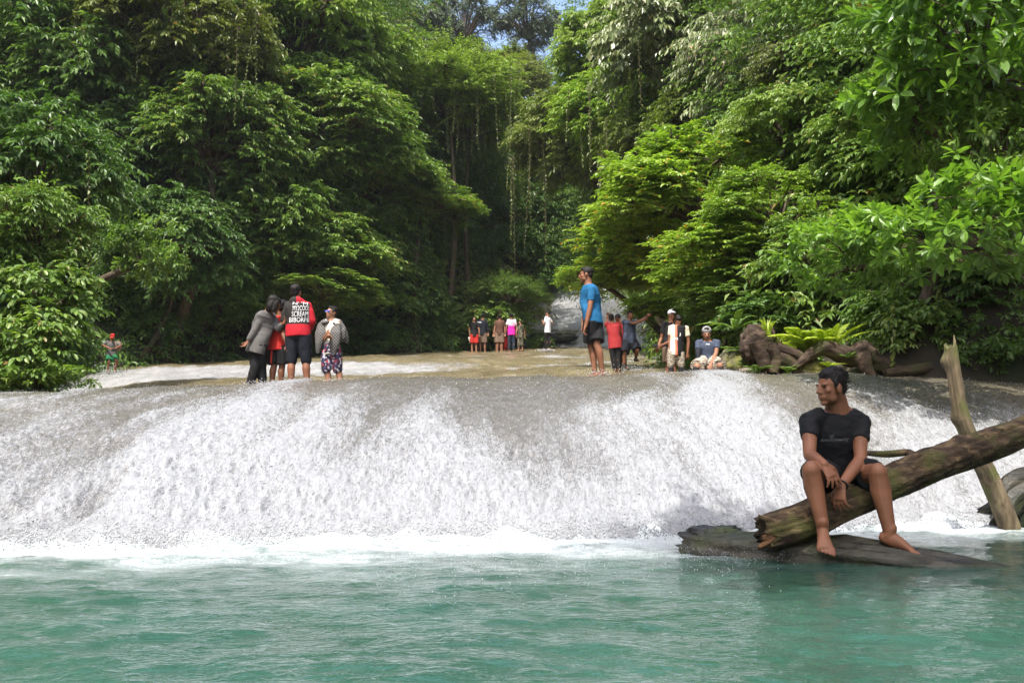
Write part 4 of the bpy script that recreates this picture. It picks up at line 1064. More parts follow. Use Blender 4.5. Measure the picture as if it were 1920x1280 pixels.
class Person:
    todo = []
    def __init__(s, label, Y, head, f=(0, -1), k=1.0, skin='skin', vox=0.0095, **J):
        s.Y = Y; s.k = k; s.vox = vox; s.skin = skin
        f = Vector((f[0], f[1], 0)).normalized(); s.f = f
        u = Vector((-f.y, f.x, 0))
        if u.x < -0.15: u = -u
        s.u = u; s.J = {}
        s.up = Vector((0, 0, 1))
        g = lambda p, y=Y: at(p[0], p[1], y + (p[2] if len(p) > 2 else 0.0))
        s.g = g
        J['head'] = head
        for kk, p in J.items(): s.J[kk] = g(p)
        j = s.J
        su = J_u = s.u
        if 'shl' not in j: j['shl'] = j['neck'] - su * 0.165 * k - Vector((0, 0, 0.035 * k))
        if 'shr' not in j: j['shr'] = j['neck'] + su * 0.165 * k - Vector((0, 0, 0.035 * k))
        s.su = (j['shr'] - j['shl']).normalized()
        if 'hipl' not in j: j['hipl'] = j['pel'] - su * 0.085 * k
        if 'hipr' not in j: j['hipr'] = j['pel'] + su * 0.085 * k
        s.hu = (j['hipr'] - j['hipl']).normalized()
        lo = min(j[q].z for q in ('anl', 'anr'))
        b = (j['anl'] + j['anr']) / 2; b.z = lo - 0.07 * k; s.b = b
        s.root = empty('person', b, label, 'person', 'visitors at the waterfall')
        s.hf = f; s.hup = Vector((0, 0, 1))
    # -------- torso rings
    def spine(s):
        j = s.J; p = j['pel']; n = j['neck']
        if 'mid' in j: return p, j['mid'], n
        return p, p.lerp(n, 0.5) - s.f * 0.012 * s.k, n
    def ring_at(s, t, grow=0.0, prof=None):
        p, m, n = s.spine()
        c = p * (1 - t) ** 2 + m * 2 * t * (1 - t) * 1.0 + n * t * t if 0 <= t <= 1 else (p + (p - m) * (-t) * 2 if t < 0 else n)
        # through-the-middle quadratic
        if 0 <= t <= 1:
            mm = m * 2 - (p + n) * 0.5; c = p * (1 - t) ** 2 + mm * 2 * t * (1 - t) + n * t * t
        u = s.hu.lerp(s.su, max(0, min(1, t))).normalized()
        d = (n - p).normalized(); u = (u - d * u.dot(d)).normalized(); v = d.cross(u)
        T = [-0.16, -0.05, 0.1, 0.35, 0.6, 0.8, 0.92, 1.0]
        RU = [0.10, 0.155, 0.158, 0.138, 0.157, 0.172, 0.150, 0.075]
        RV = [0.085, 0.112, 0.112, 0.098, 0.108, 0.105, 0.080, 0.06]
        if 'wide' in s.__dict__: RU = [x * s.wide for x in RU]
        return (c, u, v, float(np.interp(t, T, RU)) * s.k + grow, float(np.interp(t, T, RV)) * s.k + grow)
    def body(s, feet=True, hands=None, headparts=True, foot=None, fingers=None):
        j = s.J; k = s.k; mb = MB(); hands = hands or {}; foot = foot or {}
        mb.loft([s.ring_at(t) for t in (-0.16, -0.05, 0.1, 0.22, 0.35, 0.48, 0.6, 0.72, 0.82, 0.92, 1.0)], 20)
        hc = j['head']; nb = j['neck']
        mb.tube([nb - Vector((0, 0, 0.03 * k)), nb.lerp(hc, 0.45) - s.hf * 0.012 * k, hc - s.hf * 0.02 * k], [0.070 * k * s.__dict__.get('nk', 1), 0.058 * k * s.__dict__.get('nk', 1), 0.060 * k], 14)
        for sd in ('l', 'r'):
            sh, el, wr = j['sh' + sd], j['el' + sd], j['wr' + sd]
            mb.ell(sh, (0.058 * k,) * 3)
            mb.tube([sh, sh.lerp(el, 0.4), el], [0.052 * k, 0.047 * k, 0.038 * k], 12)
            mb.tube([el, el.lerp(wr, 0.3), wr], [0.038 * k, 0.040 * k, 0.027 * k], 12)
            s.hand(mb, wr, (wr - el).normalized(), hands.get(sd, {}), sd)
            hp, kn, an = j['hip' + sd], j['kn' + sd], j['an' + sd]
            mb.tube([hp, hp.lerp(kn, 0.35), kn], [0.090 * k, 0.082 * k, 0.054 * k], 14)
            mb.ell(kn + s.f * 0.006 * k, (0.052 * k, 0.052 * k, 0.060 * k))
            d = (an - kn).normalized(); back = -s.f; back = (back - d * back.dot(d))
            back = back.normalized() if back.length > 0.2 else Vector((0, 0, 0))
            mb.tube([kn, kn.lerp(an, 0.3) + back * 0.018 * k, kn.lerp(an, 0.62) + back * 0.008 * k, an], [0.054 * k, 0.060 * k, 0.047 * k, 0.037 * k], 14)
            s.footm(mb, an, foot.get(sd), sd)
        s.headm(mb)
        s.add('body', mb, M[s.skin], s.vox, 1 if s.Y < 9 else 2)
    def hand(s, mb, wr, d, h, sd):
        k = s.k
        d = Vector(h.get('dir', d)).normalized()
        pn = Vector(h.get('palm', s.f * -1.0 + Vector((0, 0, 0.01)))); pn = (pn - d * pn.dot(d)).normalized()   # palm normal
        ax = d.cross(pn).normalized()
        th = h.get('thumb', 1.0)
        curl = h.get('curl', 0.5)
        L = 0.085 * k
        mb.loft([(wr - d * 0.01 * k, ax, pn, 0.026 * k, 0.020 * k), (wr + d * 0.03 * k, ax, pn, 0.036 * k, 0.017 * k), (wr + d * 0.065 * k, ax, pn, 0.040 * k, 0.015 * k), (wr + d * L, ax, pn, 0.038 * k, 0.013 * k)], 14)
        ln = [0.072, 0.080, 0.074, 0.058]
        for i in range(4):
            o = (i - 1.5) * 0.0205 * k * -th
            p0 = wr + d * (L - 0.012 * k) + ax * o; spread = ax * (o * 1.4)
            pts = [p0]; dd = d.copy(); q = p0
            cl = curl * (1 + 0.15 * i)
            for m_, fr in enumerate((0.45, 0.32, 0.26)):
                a = cl * (0.55, 0.95, 0.7)[m_]
                dd = (dd * math.cos(a) + pn * math.sin(a)).normalized(); 
                q = q + dd * ln[i] * fr * k + spread * 0.12; pts.append(q)
            mb.tube(pts, [0.0098 * k, 0.0092 * k, 0.0086 * k, 0.0072 * k], 8)
        p0 = wr + d * 0.022 * k + ax * (0.026 * k * th)
        p1 = p0 + (d * 0.6 + ax * th * 0.75 + pn * 0.3).normalized() * 0.036 * k
        p2 = p1 + (d * 0.9 + ax * th * 0.25 + pn * 0.4).normalized() * 0.028 * k
        p3 = p2 + (d * 0.95 + pn * 0.35).normalized() * 0.022 * k
        mb.tube([p0, p1, p2, p3], [0.015 * k, 0.0125 * k, 0.0108 * k, 0.0085 * k], 8)
    def footm(s, mb, an, spec, sd):
        k = s.k
        d = Vector(spec[0]).normalized() if spec else (s.f + Vector((0, 0, -0.12))).normalized()
        side = d.cross(Vector((0, 0, 1))).normalized(); up = side.cross(d).normalized()
        if side.x < 0: side = -side
        heel = an - up * 0.052 * k - d * 0.045 * k
        R = []
        for t, ru, rv, h in ((0.0, 0.018, 0.018, 0.012), (0.02, 0.030, 0.032, 0.008), (0.07, 0.034, 0.046, 0.016), (0.12, 0.036, 0.036, 0.010), (0.17, 0.046, 0.024, 0.0), (0.2, 0.047, 0.016, -0.006)):
            R.append((heel + d * t * k + up * (h - 0.0) * k, side, up, ru * k, rv * k))
        mb.loft(R, 14)
        mb.tube([an + up * 0.02 * k, an - up * 0.03 * k], [0.036 * k, 0.036 * k], 12)
        big = (spec[1] if spec and len(spec) > 1 else (1 if sd == 'l' else -1))     # side of the big toe
        for i in range(5):
            o = (2 - i) * 0.0198 * k * big
            ln = (0.052, 0.05, 0.044, 0.037, 0.030)[i]; rr = (0.0135, 0.0098, 0.0094, 0.009, 0.0088)[i]
            p = heel + d * (0.19 - 0.005 * i) * k + side * o - up * 0.008 * k
            mb.tube([p, p + (d * 0.9 + up * 0.12) * ln * 0.55 * k, p + d * ln * k - up * 0.003 * k], [rr * k * 1.1, rr * k, rr * k * 0.9], 8)
    def hmat(s):
        fz = s.hf; x = fz.cross(s.hup).normalized(); z = x.cross(fz).normalized()
        return Matrix((( x.x, fz.x, z.x), (x.y, fz.y, z.y), (x.z, fz.z, z.z)))
    def H(s, x, y, z): return s.J['head'] + s.hmat() @ Vector((x, y, z)) * s.k * s.__dict__.get('hk', 1.0)
    def headm(s, mb):
        k = s.k * s.__dict__.get('hk', 1.0); R = s.hmat(); H = s.H
        def e(x, y, z, a, b, c, nu=16, nv=10): mb.ell(H(x, y, z), (a * k, b * k, c * k), R, nu, nv)
        e(0, -0.014, 0.036, 0.073, 0.090, 0.083)
        e(0, 0.024, -0.020, 0.060, 0.064, 0.084)
        e(0, 0.062, -0.092, 0.025, 0.020, 0.019)
        for q in (-1, 1):
            e(q * 0.042, 0.018, -0.060, 0.018, 0.034, 0.030)
            e(q * 0.028, 0.076, 0.026, 0.026, 0.013, 0.009)
            e(q * 0.042, 0.058, -0.014, 0.021, 0.020, 0.018)
            e(q * 0.077, -0.008, -0.004, 0.010, 0.021, 0.034, 10, 8)
            e(q * 0.013, 0.092, -0.026, 0.009, 0.011, 0.008, 8, 6)
        mb.tube([H(0, 0.084, 0.018), H(0, 0.096, -0.004), H(0, 0.105, -0.022)], [0.009 * k, 0.0115 * k, 0.0125 * k], 10)
        e(0, 0.084, -0.049, 0.025, 0.013, 0.0075, 12, 8); e(0, 0.083, -0.062, 0.021, 0.013, 0.008, 12, 8)
        e(0, 0.068, -0.055, 0.036, 0.02, 0.03)
    def eyes(s, big=1.0):
        for q in (-1, 1):
            mb = MB(); mb.ell(s.H(q * 0.030, 0.0765, 0.008), (0.0115 * s.k * big, 0.006 * s.k, 0.0042 * s.k * big), s.hmat(), 12, 8)
            link('eye', mb.mesh('eye', M['eye'], True, s.b), s.root)
            mb = MB(); mb.tube([s.H(q * 0.012, 0.083, 0.026), s.H(q * 0.030, 0.0855, 0.031), s.H(q * 0.050, 0.071, 0.026)], [0.002 * s.k, 0.003 * s.k, 0.0015 * s.k], 8)
            link('eyebrow', mb.mesh('eyebrow', M['hair'], True, s.b), s.root)
    def hair(s, style='short', mat='hair'):
        mb = MB(); k = s.k * s.__dict__.get('hk', 1.0); R = s.hmat(); H = s.H
        def e(x, y, z, a, b, c): mb.ell(H(x, y, z), (a * k, b * k, c * k), R, 18, 12)
        e(0, -0.030, 0.058, 0.080, 0.098, 0.080); e(0, -0.062, 0.010, 0.066, 0.050, 0.072)
        e(0, 0.025, 0.094, 0.055, 0.05, 0.034)
        for q in (-1, 1): e(q * 0.068, 0.004, 0.030, 0.014, 0.022, 0.036)
        r = random.Random(int(s.Y * 100))
        if style == 'tuft':
            for i in range(70):
                a = r.uniform(0, 6.28); q = r.uniform(0, 1) ** .5
                x, y = 0.066 * q * math.cos(a), -0.02 + 0.085 * q * math.sin(a)
                z = 0.058 + 0.075 * math.sqrt(max(0, 1 - q * q * 0.9))
                mb.tube([H(x, y, z - 0.01), H(x * 1.12, y * 1.05 - 0.008, z + 0.014), H(x * 1.2 + 0.004, y * 1.1 - 0.024, z + 0.022)], [0.010 * k, 0.007 * k, 0.002 * k], 6)
        if style == 'long':
            e(0, -0.045, -0.03, 0.085, 0.070, 0.13)
            for q in (-1, 1): e(q * 0.072, 0.012, -0.04, 0.024, 0.045, 0.11)
            e(0, 0.035, 0.07, 0.07, 0.055, 0.05)
        s.add('hair', mb, M[mat], max(0.006, s.vox * 0.75), 1, noise=(0.007 * k, 60))
        if style == 'tuft' and s.Y < 9:
            m2 = MB()
            for i in range(420):
                a = r.uniform(0, 6.28); q = r.uniform(0, 1) ** .5; q2 = math.sqrt(max(0, 1 - q * q * 0.96))
                x, y, z = 0.080 * q * math.cos(a), -0.030 + 0.098 * q * math.sin(a), 0.056 + 0.078 * q2
                if r.random() < 0.35: z -= 0.10 * q * r.random(); y -= 0.02
                if y > 0.04 and z < 0.09: continue
                L_ = r.uniform(0.6, 1.3)
                m2.tube([H(x * .93, y * .93, z - 0.008), H(x * 1.06 + 0.002, y * 1.04 - 0.006 * L_, z + 0.012 * L_ * q2), H(x * 1.10 + 0.006 * L_, y * 1.05 - 0.022 * L_, z + 0.016 * L_ * q2 - 0.004)], [0.0036 * k, 0.0028 * k, 0.0006 * k], 4, False)
            s.part('hair_strands', m2, mat)
    def cap(s, mat, brim=True, front=None, low=0.045):
        mb = MB(); k = s.k * s.__dict__.get('hk', 1.0); R = s.hmat(); H = s.H
        mb.ell(H(0, -0.022, 0.060), (0.087 * k, 0.104 * k, 0.082 * k), R, 18, 12)
        if brim:
            d = (s.hmat() @ Vector((0, 1, -0.16))).normalized(); x = s.hmat() @ Vector((1, 0, 0)); z = x.cross(d)
            sg = -1 if front == 'back' else 1
            mb.loft([(H(0, 0.05 * sg, 0.052), x, z, 0.074 * k, 0.009 * k), (H(0, 0.10 * sg, 0.046), x, z, 0.068 * k, 0.008 * k), (H(0, 0.135 * sg, 0.038), x, z, 0.050 * k, 0.007 * k), (H(0, 0.152 * sg, 0.034), x, z, 0.02 * k, 0.005 * k)], 14)
        s.add('cap', mb, M[mat] if isinstance(mat, str) else mat, 0.007, 2)
    def shirt(s, mat, sleeve=0.55, hem=-0.12, loose=0.018, name='shirt', hood=False, long=None, flare=0.012, neckr=None):
        j = s.J; k = s.k; mb = MB()
        ts = [hem + (0.93 - hem) * i / 10 for i in range(11)]
        rings = []
        for t in ts:
            c, u, v, a, b = s.ring_at(max(t, -0.05) if t > -0.05 else -0.05, loose * k)
            if t < -0.05:
                p, m, n = s.spine(); c = p + (p - n).normalized() * (-t) * (n - p).length
            fl = flare * max(0, 0.35 - t) * 2
            w_ = s.__dict__.get('belly', 0.0)
            rings.append((c, u, v, max(a, 0.158 * k + loose * k if t < 0.35 else a) + fl * k, max(b, (0.105 * k + loose * k) if t < 0.4 else b) + fl * k + w_))
        c, u, v, a, b = s.ring_at(0.985, loose * k * 0.6); rings.append((c, u, v, a, b))
        mb.loft(rings, 24)
        for sd in ('l', 'r'):
            sh, el, wr = j['sh' + sd], j['el' + sd], j['wr' + sd]
            sl = sleeve if not isinstance(sleeve, dict) else sleeve[sd]
            mb.ell(sh - Vector((0, 0, 0.008 * k)), (0.063 * k + loose * k * .25,) * 3)
            ins = j['neck'].lerp(sh, 0.5)
            if sl <= 1.0:
                e = sh.lerp(el, sl); mb.loft(s.tubering([ins, sh, sh.lerp(e, 0.5), e], [0.060 * k, 0.063 * k + loose * k * .3, 0.055 * k + loose * k * .3, 0.051 * k + loose * k * .3]), 16)
            else:
                e = el.lerp(wr, sl - 1.0)
                mb.tube([ins, sh, sh.lerp(el, .5), el], [0.05 * k, 0.062 * k, 0.056 * k + loose * k * .4, 0.05 * k + loose * k * .4], 14)
                mb.loft(s.tubering([el, el.lerp(e, .3), el.lerp(e, .75), e], [0.05 * k + loose * k * .4, 0.050 * k + loose * k * .3, 0.042 * k + loose * k * .2, 0.036 * k]), 14)
        if hood:
            n = j['neck']; bk = -s.f
            mb.ell(n + bk * 0.075 * k - Vector((0, 0, 0.02 * k)), (0.105 * k, 0.06 * k, 0.075 * k), Matrix.Rotation(math.atan2(s.u.y, s.u.x), 3, 'Z'))
            mb.tube([n + s.u * 0.075 * k + s.f * 0.02, n + bk * 0.06 * k + Vector((0, 0, .02)), n - s.u * 0.075 * k + s.f * .02], [0.03 * k, 0.04 * k, 0.03 * k], 10)
        return s.add(name, mb, mat if not isinstance(mat, str) else M[mat], max(0.009, s.vox), 4, noise=(0.009 * k, 9))
    def tubering(s, pts, rad):
        out = []; u = None
        for i, p in enumerate(pts):
            d = (pts[min(i + 1, len(pts) - 1)] - pts[max(i - 1, 0)]).normalized()
            if u is None: u = Vector((0.3, 1, 0.2)).normalized()
            u = (u - d * u.dot(d)).normalized(); out.append((p, u, d.cross(u), rad[i], rad[i]))
        return out
    def pants(s, mat, to=0.85, loose=0.016, name='shorts', flare=0.02):
        """to: fraction of thigh (<=1) or 1 + fraction of shin"""
        j = s.J; k = s.k; mb = MB()
        mb.loft([s.ring_at(t, loose * k * .7) for t in (-0.15, -0.05, 0.05, 0.15, 0.24)], 20)
        for sd in ('l', 'r'):
            hp, kn, an = j['hip' + sd], j['kn' + sd], j['an' + sd]
            top = hp + (hp - kn).normalized() * 0.03 * k
            if to <= 1:
                e = hp.lerp(kn, to); f_ = flare * k
                mb.loft(s.tubering([top, hp, hp.lerp(e, .5), e], [0.085 * k, 0.095 * k + loose * k, 0.088 * k + loose * k + f_ * .5, 0.078 * k + loose * k + f_]), 18)
            else:
                e = kn.lerp(an, to - 1); g_ = loose * k
                mb.tube([top, hp, hp.lerp(kn, .5), kn], [0.085 * k, 0.095 * k + g_, 0.080 * k + g_, 0.060 * k + g_], 16)
                mb.loft(s.tubering([kn, kn.lerp(e, .35), e], [0.060 * k + g_, 0.060 * k + g_, (0.050 * k + g_)]), 16)
        return s.add(name, mb, mat if not isinstance(mat, str) else M[mat], max(0.009, s.vox), 2, noise=(0.009 * k, 10))
    def add(s, name, mb, mat, vox, smooth, noise=None):
        me = mb.mesh(name, mat, True, s.b); o = link(name, me, s.root)
        m = o.modifiers.new('r', 'REMESH'); m.mode = 'VOXEL'; m.voxel_size = vox; m.use_smooth_shade = True
        if smooth:
            m = o.modifiers.new('s', 'SMOOTH'); m.iterations = smooth; m.factor = 0.5
        if s.Y > 9:
            m = o.modifiers.new('d', 'DECIMATE'); m.ratio = (0.28 if s.Y < 20 else 0.2) if name == 'body' else 0.33
        Person.todo.append((o, noise)); return o
    def part(s, name, mb, mat, smooth=True): return link(name, mb.mesh(name, M[mat] if isinstance(mat, str) else mat, smooth, s.b), s.root)
    @staticmethod
    def finish():
        dg = bpy.context.evaluated_depsgraph_get(); new = []
        for o, nz in Person.todo:
            me = bpy.data.meshes.new_from_object(o.evaluated_get(dg)); new.append(me)
        for (o, nz), me in zip(Person.todo, new):
            old = o.data; mats = list(old.materials); o.modifiers.clear(); o.data = me; me.name = o.name
            if not me.materials:
                for q in mats: me.materials.append(q)
            if nz:
                n = len(me.vertices); co = np.empty(n * 3, np.float32); me.vertices.foreach_get('co', co); co = co.reshape(-1, 3)
                no = np.empty(n * 3, np.float32); me.vertex_normals.foreach_get('vector', no); no = no.reshape(-1, 3)
                c8 = co.astype(float); d = (fbm3(c8 * nz[1] + 3.1, 3, 0.5) - 0.5) * 2 * nz[0]
                if nz[1] < 20: d -= nz[0] * 0.9 * np.abs(fbm3(c8 * np.array([2.2, 2.2, 3.4]) * nz[1] + 8, 2) - 0.5) * 2
                me.vertices.foreach_set('co', (co + no * d[:, None]).astype(np.float32).ravel())
            me.polygons.foreach_set('use_smooth', [True] * len(me.polygons)); me.update()
            bpy.data.meshes.remove(old)
        Person.todo.clear(); dg.update()
def write_on(s, target, text, px, py, hpx, wpx, mat, off=0.006, name='lettering', bold=0.02, shear=0.0, skew=0.0):
    """letters laid on a garment: text fitted into a box of photo pixels, projected on the cloth"""
    cu = bpy.data.curves.new('t', 'FONT'); cu.body = text; cu.size = 1.0; cu.offset = bold; cu.resolution_u = 3; cu.shear = shear
    to = bpy.data.objects.new('t', cu); col.objects.link(to)
    dg = bpy.context.evaluated_depsgraph_get(); me = bpy.data.meshes.new_from_object(to.evaluated_get(dg)); bpy.data.objects.remove(to)
    bm = bmesh.new(); bm.from_mesh(me); bmesh.ops.triangulate(bm, faces=bm.faces); bmesh.ops.subdivide_edges(bm, edges=bm.edges, cuts=1, use_grid_fill=True)
    xs = [v.co.x for v in bm.verts]; ys = [v.co.y for v in bm.verts]; x0, x1, y0, y1 = min(xs), max(xs), min(ys), max(ys)
    bv = BVHTree.FromPolygons([v.co + s.b for v in target.data.vertices], [p.vertices for p in target.data.polygons])
    cp = Vector((0, 0, HC)); last = None; dep = s.Y
    for v in bm.verts:
        a = (v.co.x - x0) / (x1 - x0); c = (v.co.y - y0) / (y1 - y0)
        q = at(px + (a - 0.5) * wpx, py - (c - 0.5) * hpx - skew * (a - 0.5), s.Y); d = (q - cp).normalized()
        h = bv.ray_cast(cp, d)
        if h[0] is not None: dep = h[0].y
        p = cp + d * (dep / d.y) - d * off
        v.co = p - s.b
    bm.to_mesh(me); bm.free(); me.materials.clear(); me.materials.append(M[mat])
    return link(name, me, s.root)
SPLASH = []
def foot_splash(px, y, n=70, rad=0.10, hgt=0.05):
    p = water_at(px, y); SPLASH.append(((p.x, p.y - 0.05, p.z), n, rad, hgt))
P_ = {}
# ---- the seated man in the foreground
Y = 5.30
s = Person('man in black tee and shorts sitting on the leaning log, looking left', Y, (1557, 729, 0.16), f=(-0.12, -1), k=0.97, skin='skin_main', vox=0.0052,
  neck=(1570, 765, 0.24), shl=(1518, 791, 0.20), shr=(1613, 791, 0.26), mid=(1572, 838, 0.30), pel=(1578, 893, 0.36),
  hipl=(1556, 896, 0.34), hipr=(1602, 896, 0.36), knl=(1521, 882, -0.08), anl=(1542, 984, -0.10), knr=(1646, 886, -0.06), anr=(1668, 996, -0.10),
  ell=(1518, 853, 0.04), wrl=(1545, 870, -0.10), elr=(1613, 862, 0.10), wrr=(1577, 911, -0.06))
s.hf = Vector((-0.93, -0.36, -0.03)).normalized(); s.wide = 1.05; s.nk = 1.12; s.hk = 0.94
s.body(hands={'l': dict(dir=(0.42, -0.35, -0.85), palm=(-0.1, 0.75, -0.6), curl=0.35, thumb=1.0), 'r': dict(dir=(-0.22, -0.15, -0.95), palm=(0.75, 0.6, -0.1), curl=0.55, thumb=-1.0)},
       foot={'l': ((-0.18, -0.82, -0.52), 1), 'r': ((0.84, -0.40, -0.36), -1)})
s.hair('tuft'); s.eyes(1.15)
sh = s.shirt('tee_black', 0.50, hem=-0.06, loose=0.020)
s.pants('black', 0.74, 0.012, flare=0.008)
w_ = s.J['wrr']; d_ = (w_ - s.J['elr']).normalized(); u_ = d_.cross(Vector((0, 1, 0))).normalized(); v_ = d_.cross(u_)
mb = MB(); c_ = w_ - d_ * 0.012
mb.tube([c_ + (u_ * math.cos(a) + v_ * math.sin(a)) * 0.031 for a in np.linspace(0, 6.2832, 21)], [0.0055] * 21, 8, False)
s.part('wristband', mb, 'black'); P_['main'] = (s, sh)

# ---- four friends on the crest, left
Y = 14.2
s = Person('long haired person in grey long sleeved top and black trousers leaning right', Y, (514, 570, -0.05), f=(0.75, 0.66), k=1.0,
  neck=(503, 584), pel=(484, 645), shl=(492, 592, -0.10), shr=(510, 592, 0.16), knl=(478, 688, -.03), anl=(469, 722, 0.0), knr=(490, 690, .06), anr=(493, 722, 0.08),
  ell=(476, 622, -0.14), wrl=(465, 640, -0.16), elr=(522, 616, 0.05), wrr=(530, 606, -0.02))
s.hf = Vector((0.8, 0.5, -0.35)).normalized()
s.body(hands={'l': dict(dir=(-0.5, -0.2, -0.75), curl=0.5)}); s.hair('long'); s.shirt('grey', 1.93, hem=-0.28, loose=0.026); s.pants('black', 1.92, 0.018, 'trousers')
s = Person('person in red shirt and dark cap bending behind the grey topped person', Y + 0.25, (531, 577), f=(0.35, 0.9), k=0.94,
  neck=(525, 592), pel=(521, 648), knl=(514, 686), anl=(509, 722), knr=(529, 686), anr=(527, 722), ell=(509, 618), wrl=(512, 640), elr=(531, 626, -.2), wrr=(538, 645, -.25))
s.body(); s.hair('short'); s.cap('black', True); s.shirt('red', 0.6, hem=-0.16, loose=0.022)
def stripe(t, o):
    x = t.xyz(o); a = step(t, x[0], -0.085); b = step(t, x[0], -0.055)
    return t.mix(t.math('SUBTRACT', a, b), (0.01, 0.01, 0.011), (0.42, 0.03, 0.02))
s.pants(cloth('striped_shorts', None, fn=stripe), 0.92, 0.022)
s = Person('tall man in black and red hooded jacket seen from behind', Y, (555, 550), f=(0.12, 1), k=1.06,
  neck=(558, 563), pel=(559, 628), shl=(541, 572), shr=(577, 573), knl=(547, 676, .03), anl=(546, 727), knr=(574, 676, .03), anr=(577, 727),
  ell=(533, 600), wrl=(541, 617, .2), elr=(585, 602), wrr=(578, 622, .18))
s.body(); s.hair('short')
zb = at(0, 606, Y).z - s.b.z; xb = at(579, 600, Y).x - s.b.x; xh = at(558, 600, Y).x - s.b.x; zh = at(0, 569, Y).z - s.b.z
def hood(t, o):
    x = t.xyz(o)
    low = t.math('SUBTRACT', 1.0, step(t, x[2], zb - 0.03)); rs = step(t, x[0], xb + 0.02)
    hd = t.math('MULTIPLY', step(t, x[2], zh - 0.005), step(t, x[0], xh))
    f_ = t.math('MAXIMUM', t.math('MAXIMUM', low, rs), hd)
    f_ = t.math('MULTIPLY', f_, step(t, x[0], at(538, 600, Y).x - s.b.x))
    return t.mix(f_, (0.022, 0.020, 0.018), (0.40, 0.012, 0.022))
sh = s.shirt(cloth('hooded_jacket', None, fn=hood), 1.9, hem=-0.05, loose=0.032, name='jacket', hood=True)
s.pants('navyblack', 1.05, 0.024); P_['hood'] = (s, sh)
s = Person('short man in sunglasses with plaid scarf and floral shorts', Y, (621, 587), f=(-0.55, -0.85), k=0.90, skin='skin_pale',
  neck=(620, 602), pel=(621, 658), knl=(612, 692), anl=(616, 724), knr=(633, 692), anr=(639, 722), ell=(606, 638), wrl=(612, 628, -.18), elr=(637, 634), wrr=(618, 632, -.2))
s.hup = Vector((0.12, 0.05, 1)).normalized(); s.hf = Vector((-0.62, -0.75, 0.16)).normalized()
s.body(); s.hair('short'); s.shirt('cream', 0.45, hem=-0.12, loose=0.008); s.pants('floral', 1.12, 0.03)
mb = MB()
for q in (-1, 1): mb.ell(s.H(q * 0.032, 0.092, 0.010), (0.032 * s.k, 0.010 * s.k, 0.020 * s.k), s.hmat(), 14, 8)
g_ = s.part('sunglasses', mb, 'lens')
mb = MB()
for q in (-1, 1): mb.tube([s.H(q * 0.064, 0.085, 0.014), s.H(q * 0.08, 0.0, 0.012)], [0.004, 0.004], 6)
mb.tube([s.H(-0.012, 0.1, 0.014), s.H(0.012, 0.1, 0.014)], [0.004, 0.004], 6)
link('temple', mb.mesh('temple', M['plastic'], True, s.b), g_)
mb = MB()
for (pts, rr) in (([(616, 600, .10), (608, 607, .02), (602, 625, -.05), (598, 645, -.06), (596, 660, -.05)], [.05, .075, .075, .06, .03]),
                  ([(622, 599, .10), (632, 606, .02), (638, 622, -.02), (641, 636, -.02), (648, 640, .02)], [.05, .085, .09, .07, .02]),
                  ([(630, 604, -.04), (629, 625, -.14), (627, 645, -.15), (625, 664, -.14)], [.06, .085, .08, .03]),
                  ([(612, 604, -.06), (607, 605, .04), (613, 601, .13), (621, 600, .15), (630, 603, .12), (634, 606, .03), (629, 606, -.07)], [.05, .07, .07, .06, .07, .07, .05]), ([(603, 612, .02), (600, 628, .0), (597, 646, -.02)], [.07, .08, .05]), ([(638, 612, .02), (643, 628, .02), (650, 640, .04)], [.07, .08, .04]), ([(610, 612, .15), (622, 618, .17), (636, 618, .14)], [.09, .1, .09])):
    mb.tube([at(a, b_, Y + c_) for a, b_, c_ in pts], [x * 1.12 for x in rr], 12, flat=0.55, ref=(1, -0.1, 0.2))
s.add('scarf', mb, M['plaid'], 0.01, 3, noise=(0.008, 14))
# ---- boy in the red cap
Y = 29.5
s = Person('boy in red cap and green shorts wading on the left step', Y, (211, 632), f=(0.25, -1), k=0.84, vox=0.011,
  neck=(209, 640, .05), pel=(209, 667, .1), knl=(204, 679, -.05), anl=(203, 694), knr=(219, 677, -.05), anr=(216, 693), ell=(193, 647), wrl=(208, 654, -.22), elr=(226, 648), wrr=(213, 655, -.22))
s.hf = Vector((0.1, -0.85, -0.5)).normalized(); s.body(); s.hair('short'); s.cap('red'); s.shirt('grey', 0.9, 0.0, 0.024); s.pants('green', 0.75, 0.026)
mb = MB(); mb.box(at(213, 656, Y - .3), (0.06, 0.03, 0.045)); mb.tube([at(213, 656, Y - .33), at(213, 656.5, Y - .40)], [0.03, 0.028], 12, False)
tag(link('camera', mb.mesh('camera', M['plastic'], False)), 'small dark camera held by the boy in the red cap', 'camera', 'hand held cameras')
mb = MB(); mb.ell(at(222, 648, Y + .12), (0.12, 0.09, 0.16)); mb.tube([at(216, 641, Y - .02), at(218, 648, Y - .12), at(218, 656, Y - .08)], [0.02] * 3, 8)
tag(link('backpack', mb.mesh('backpack', M['khaki'])), 'khaki backpack on the shoulder of the boy in the red cap', 'backpack')
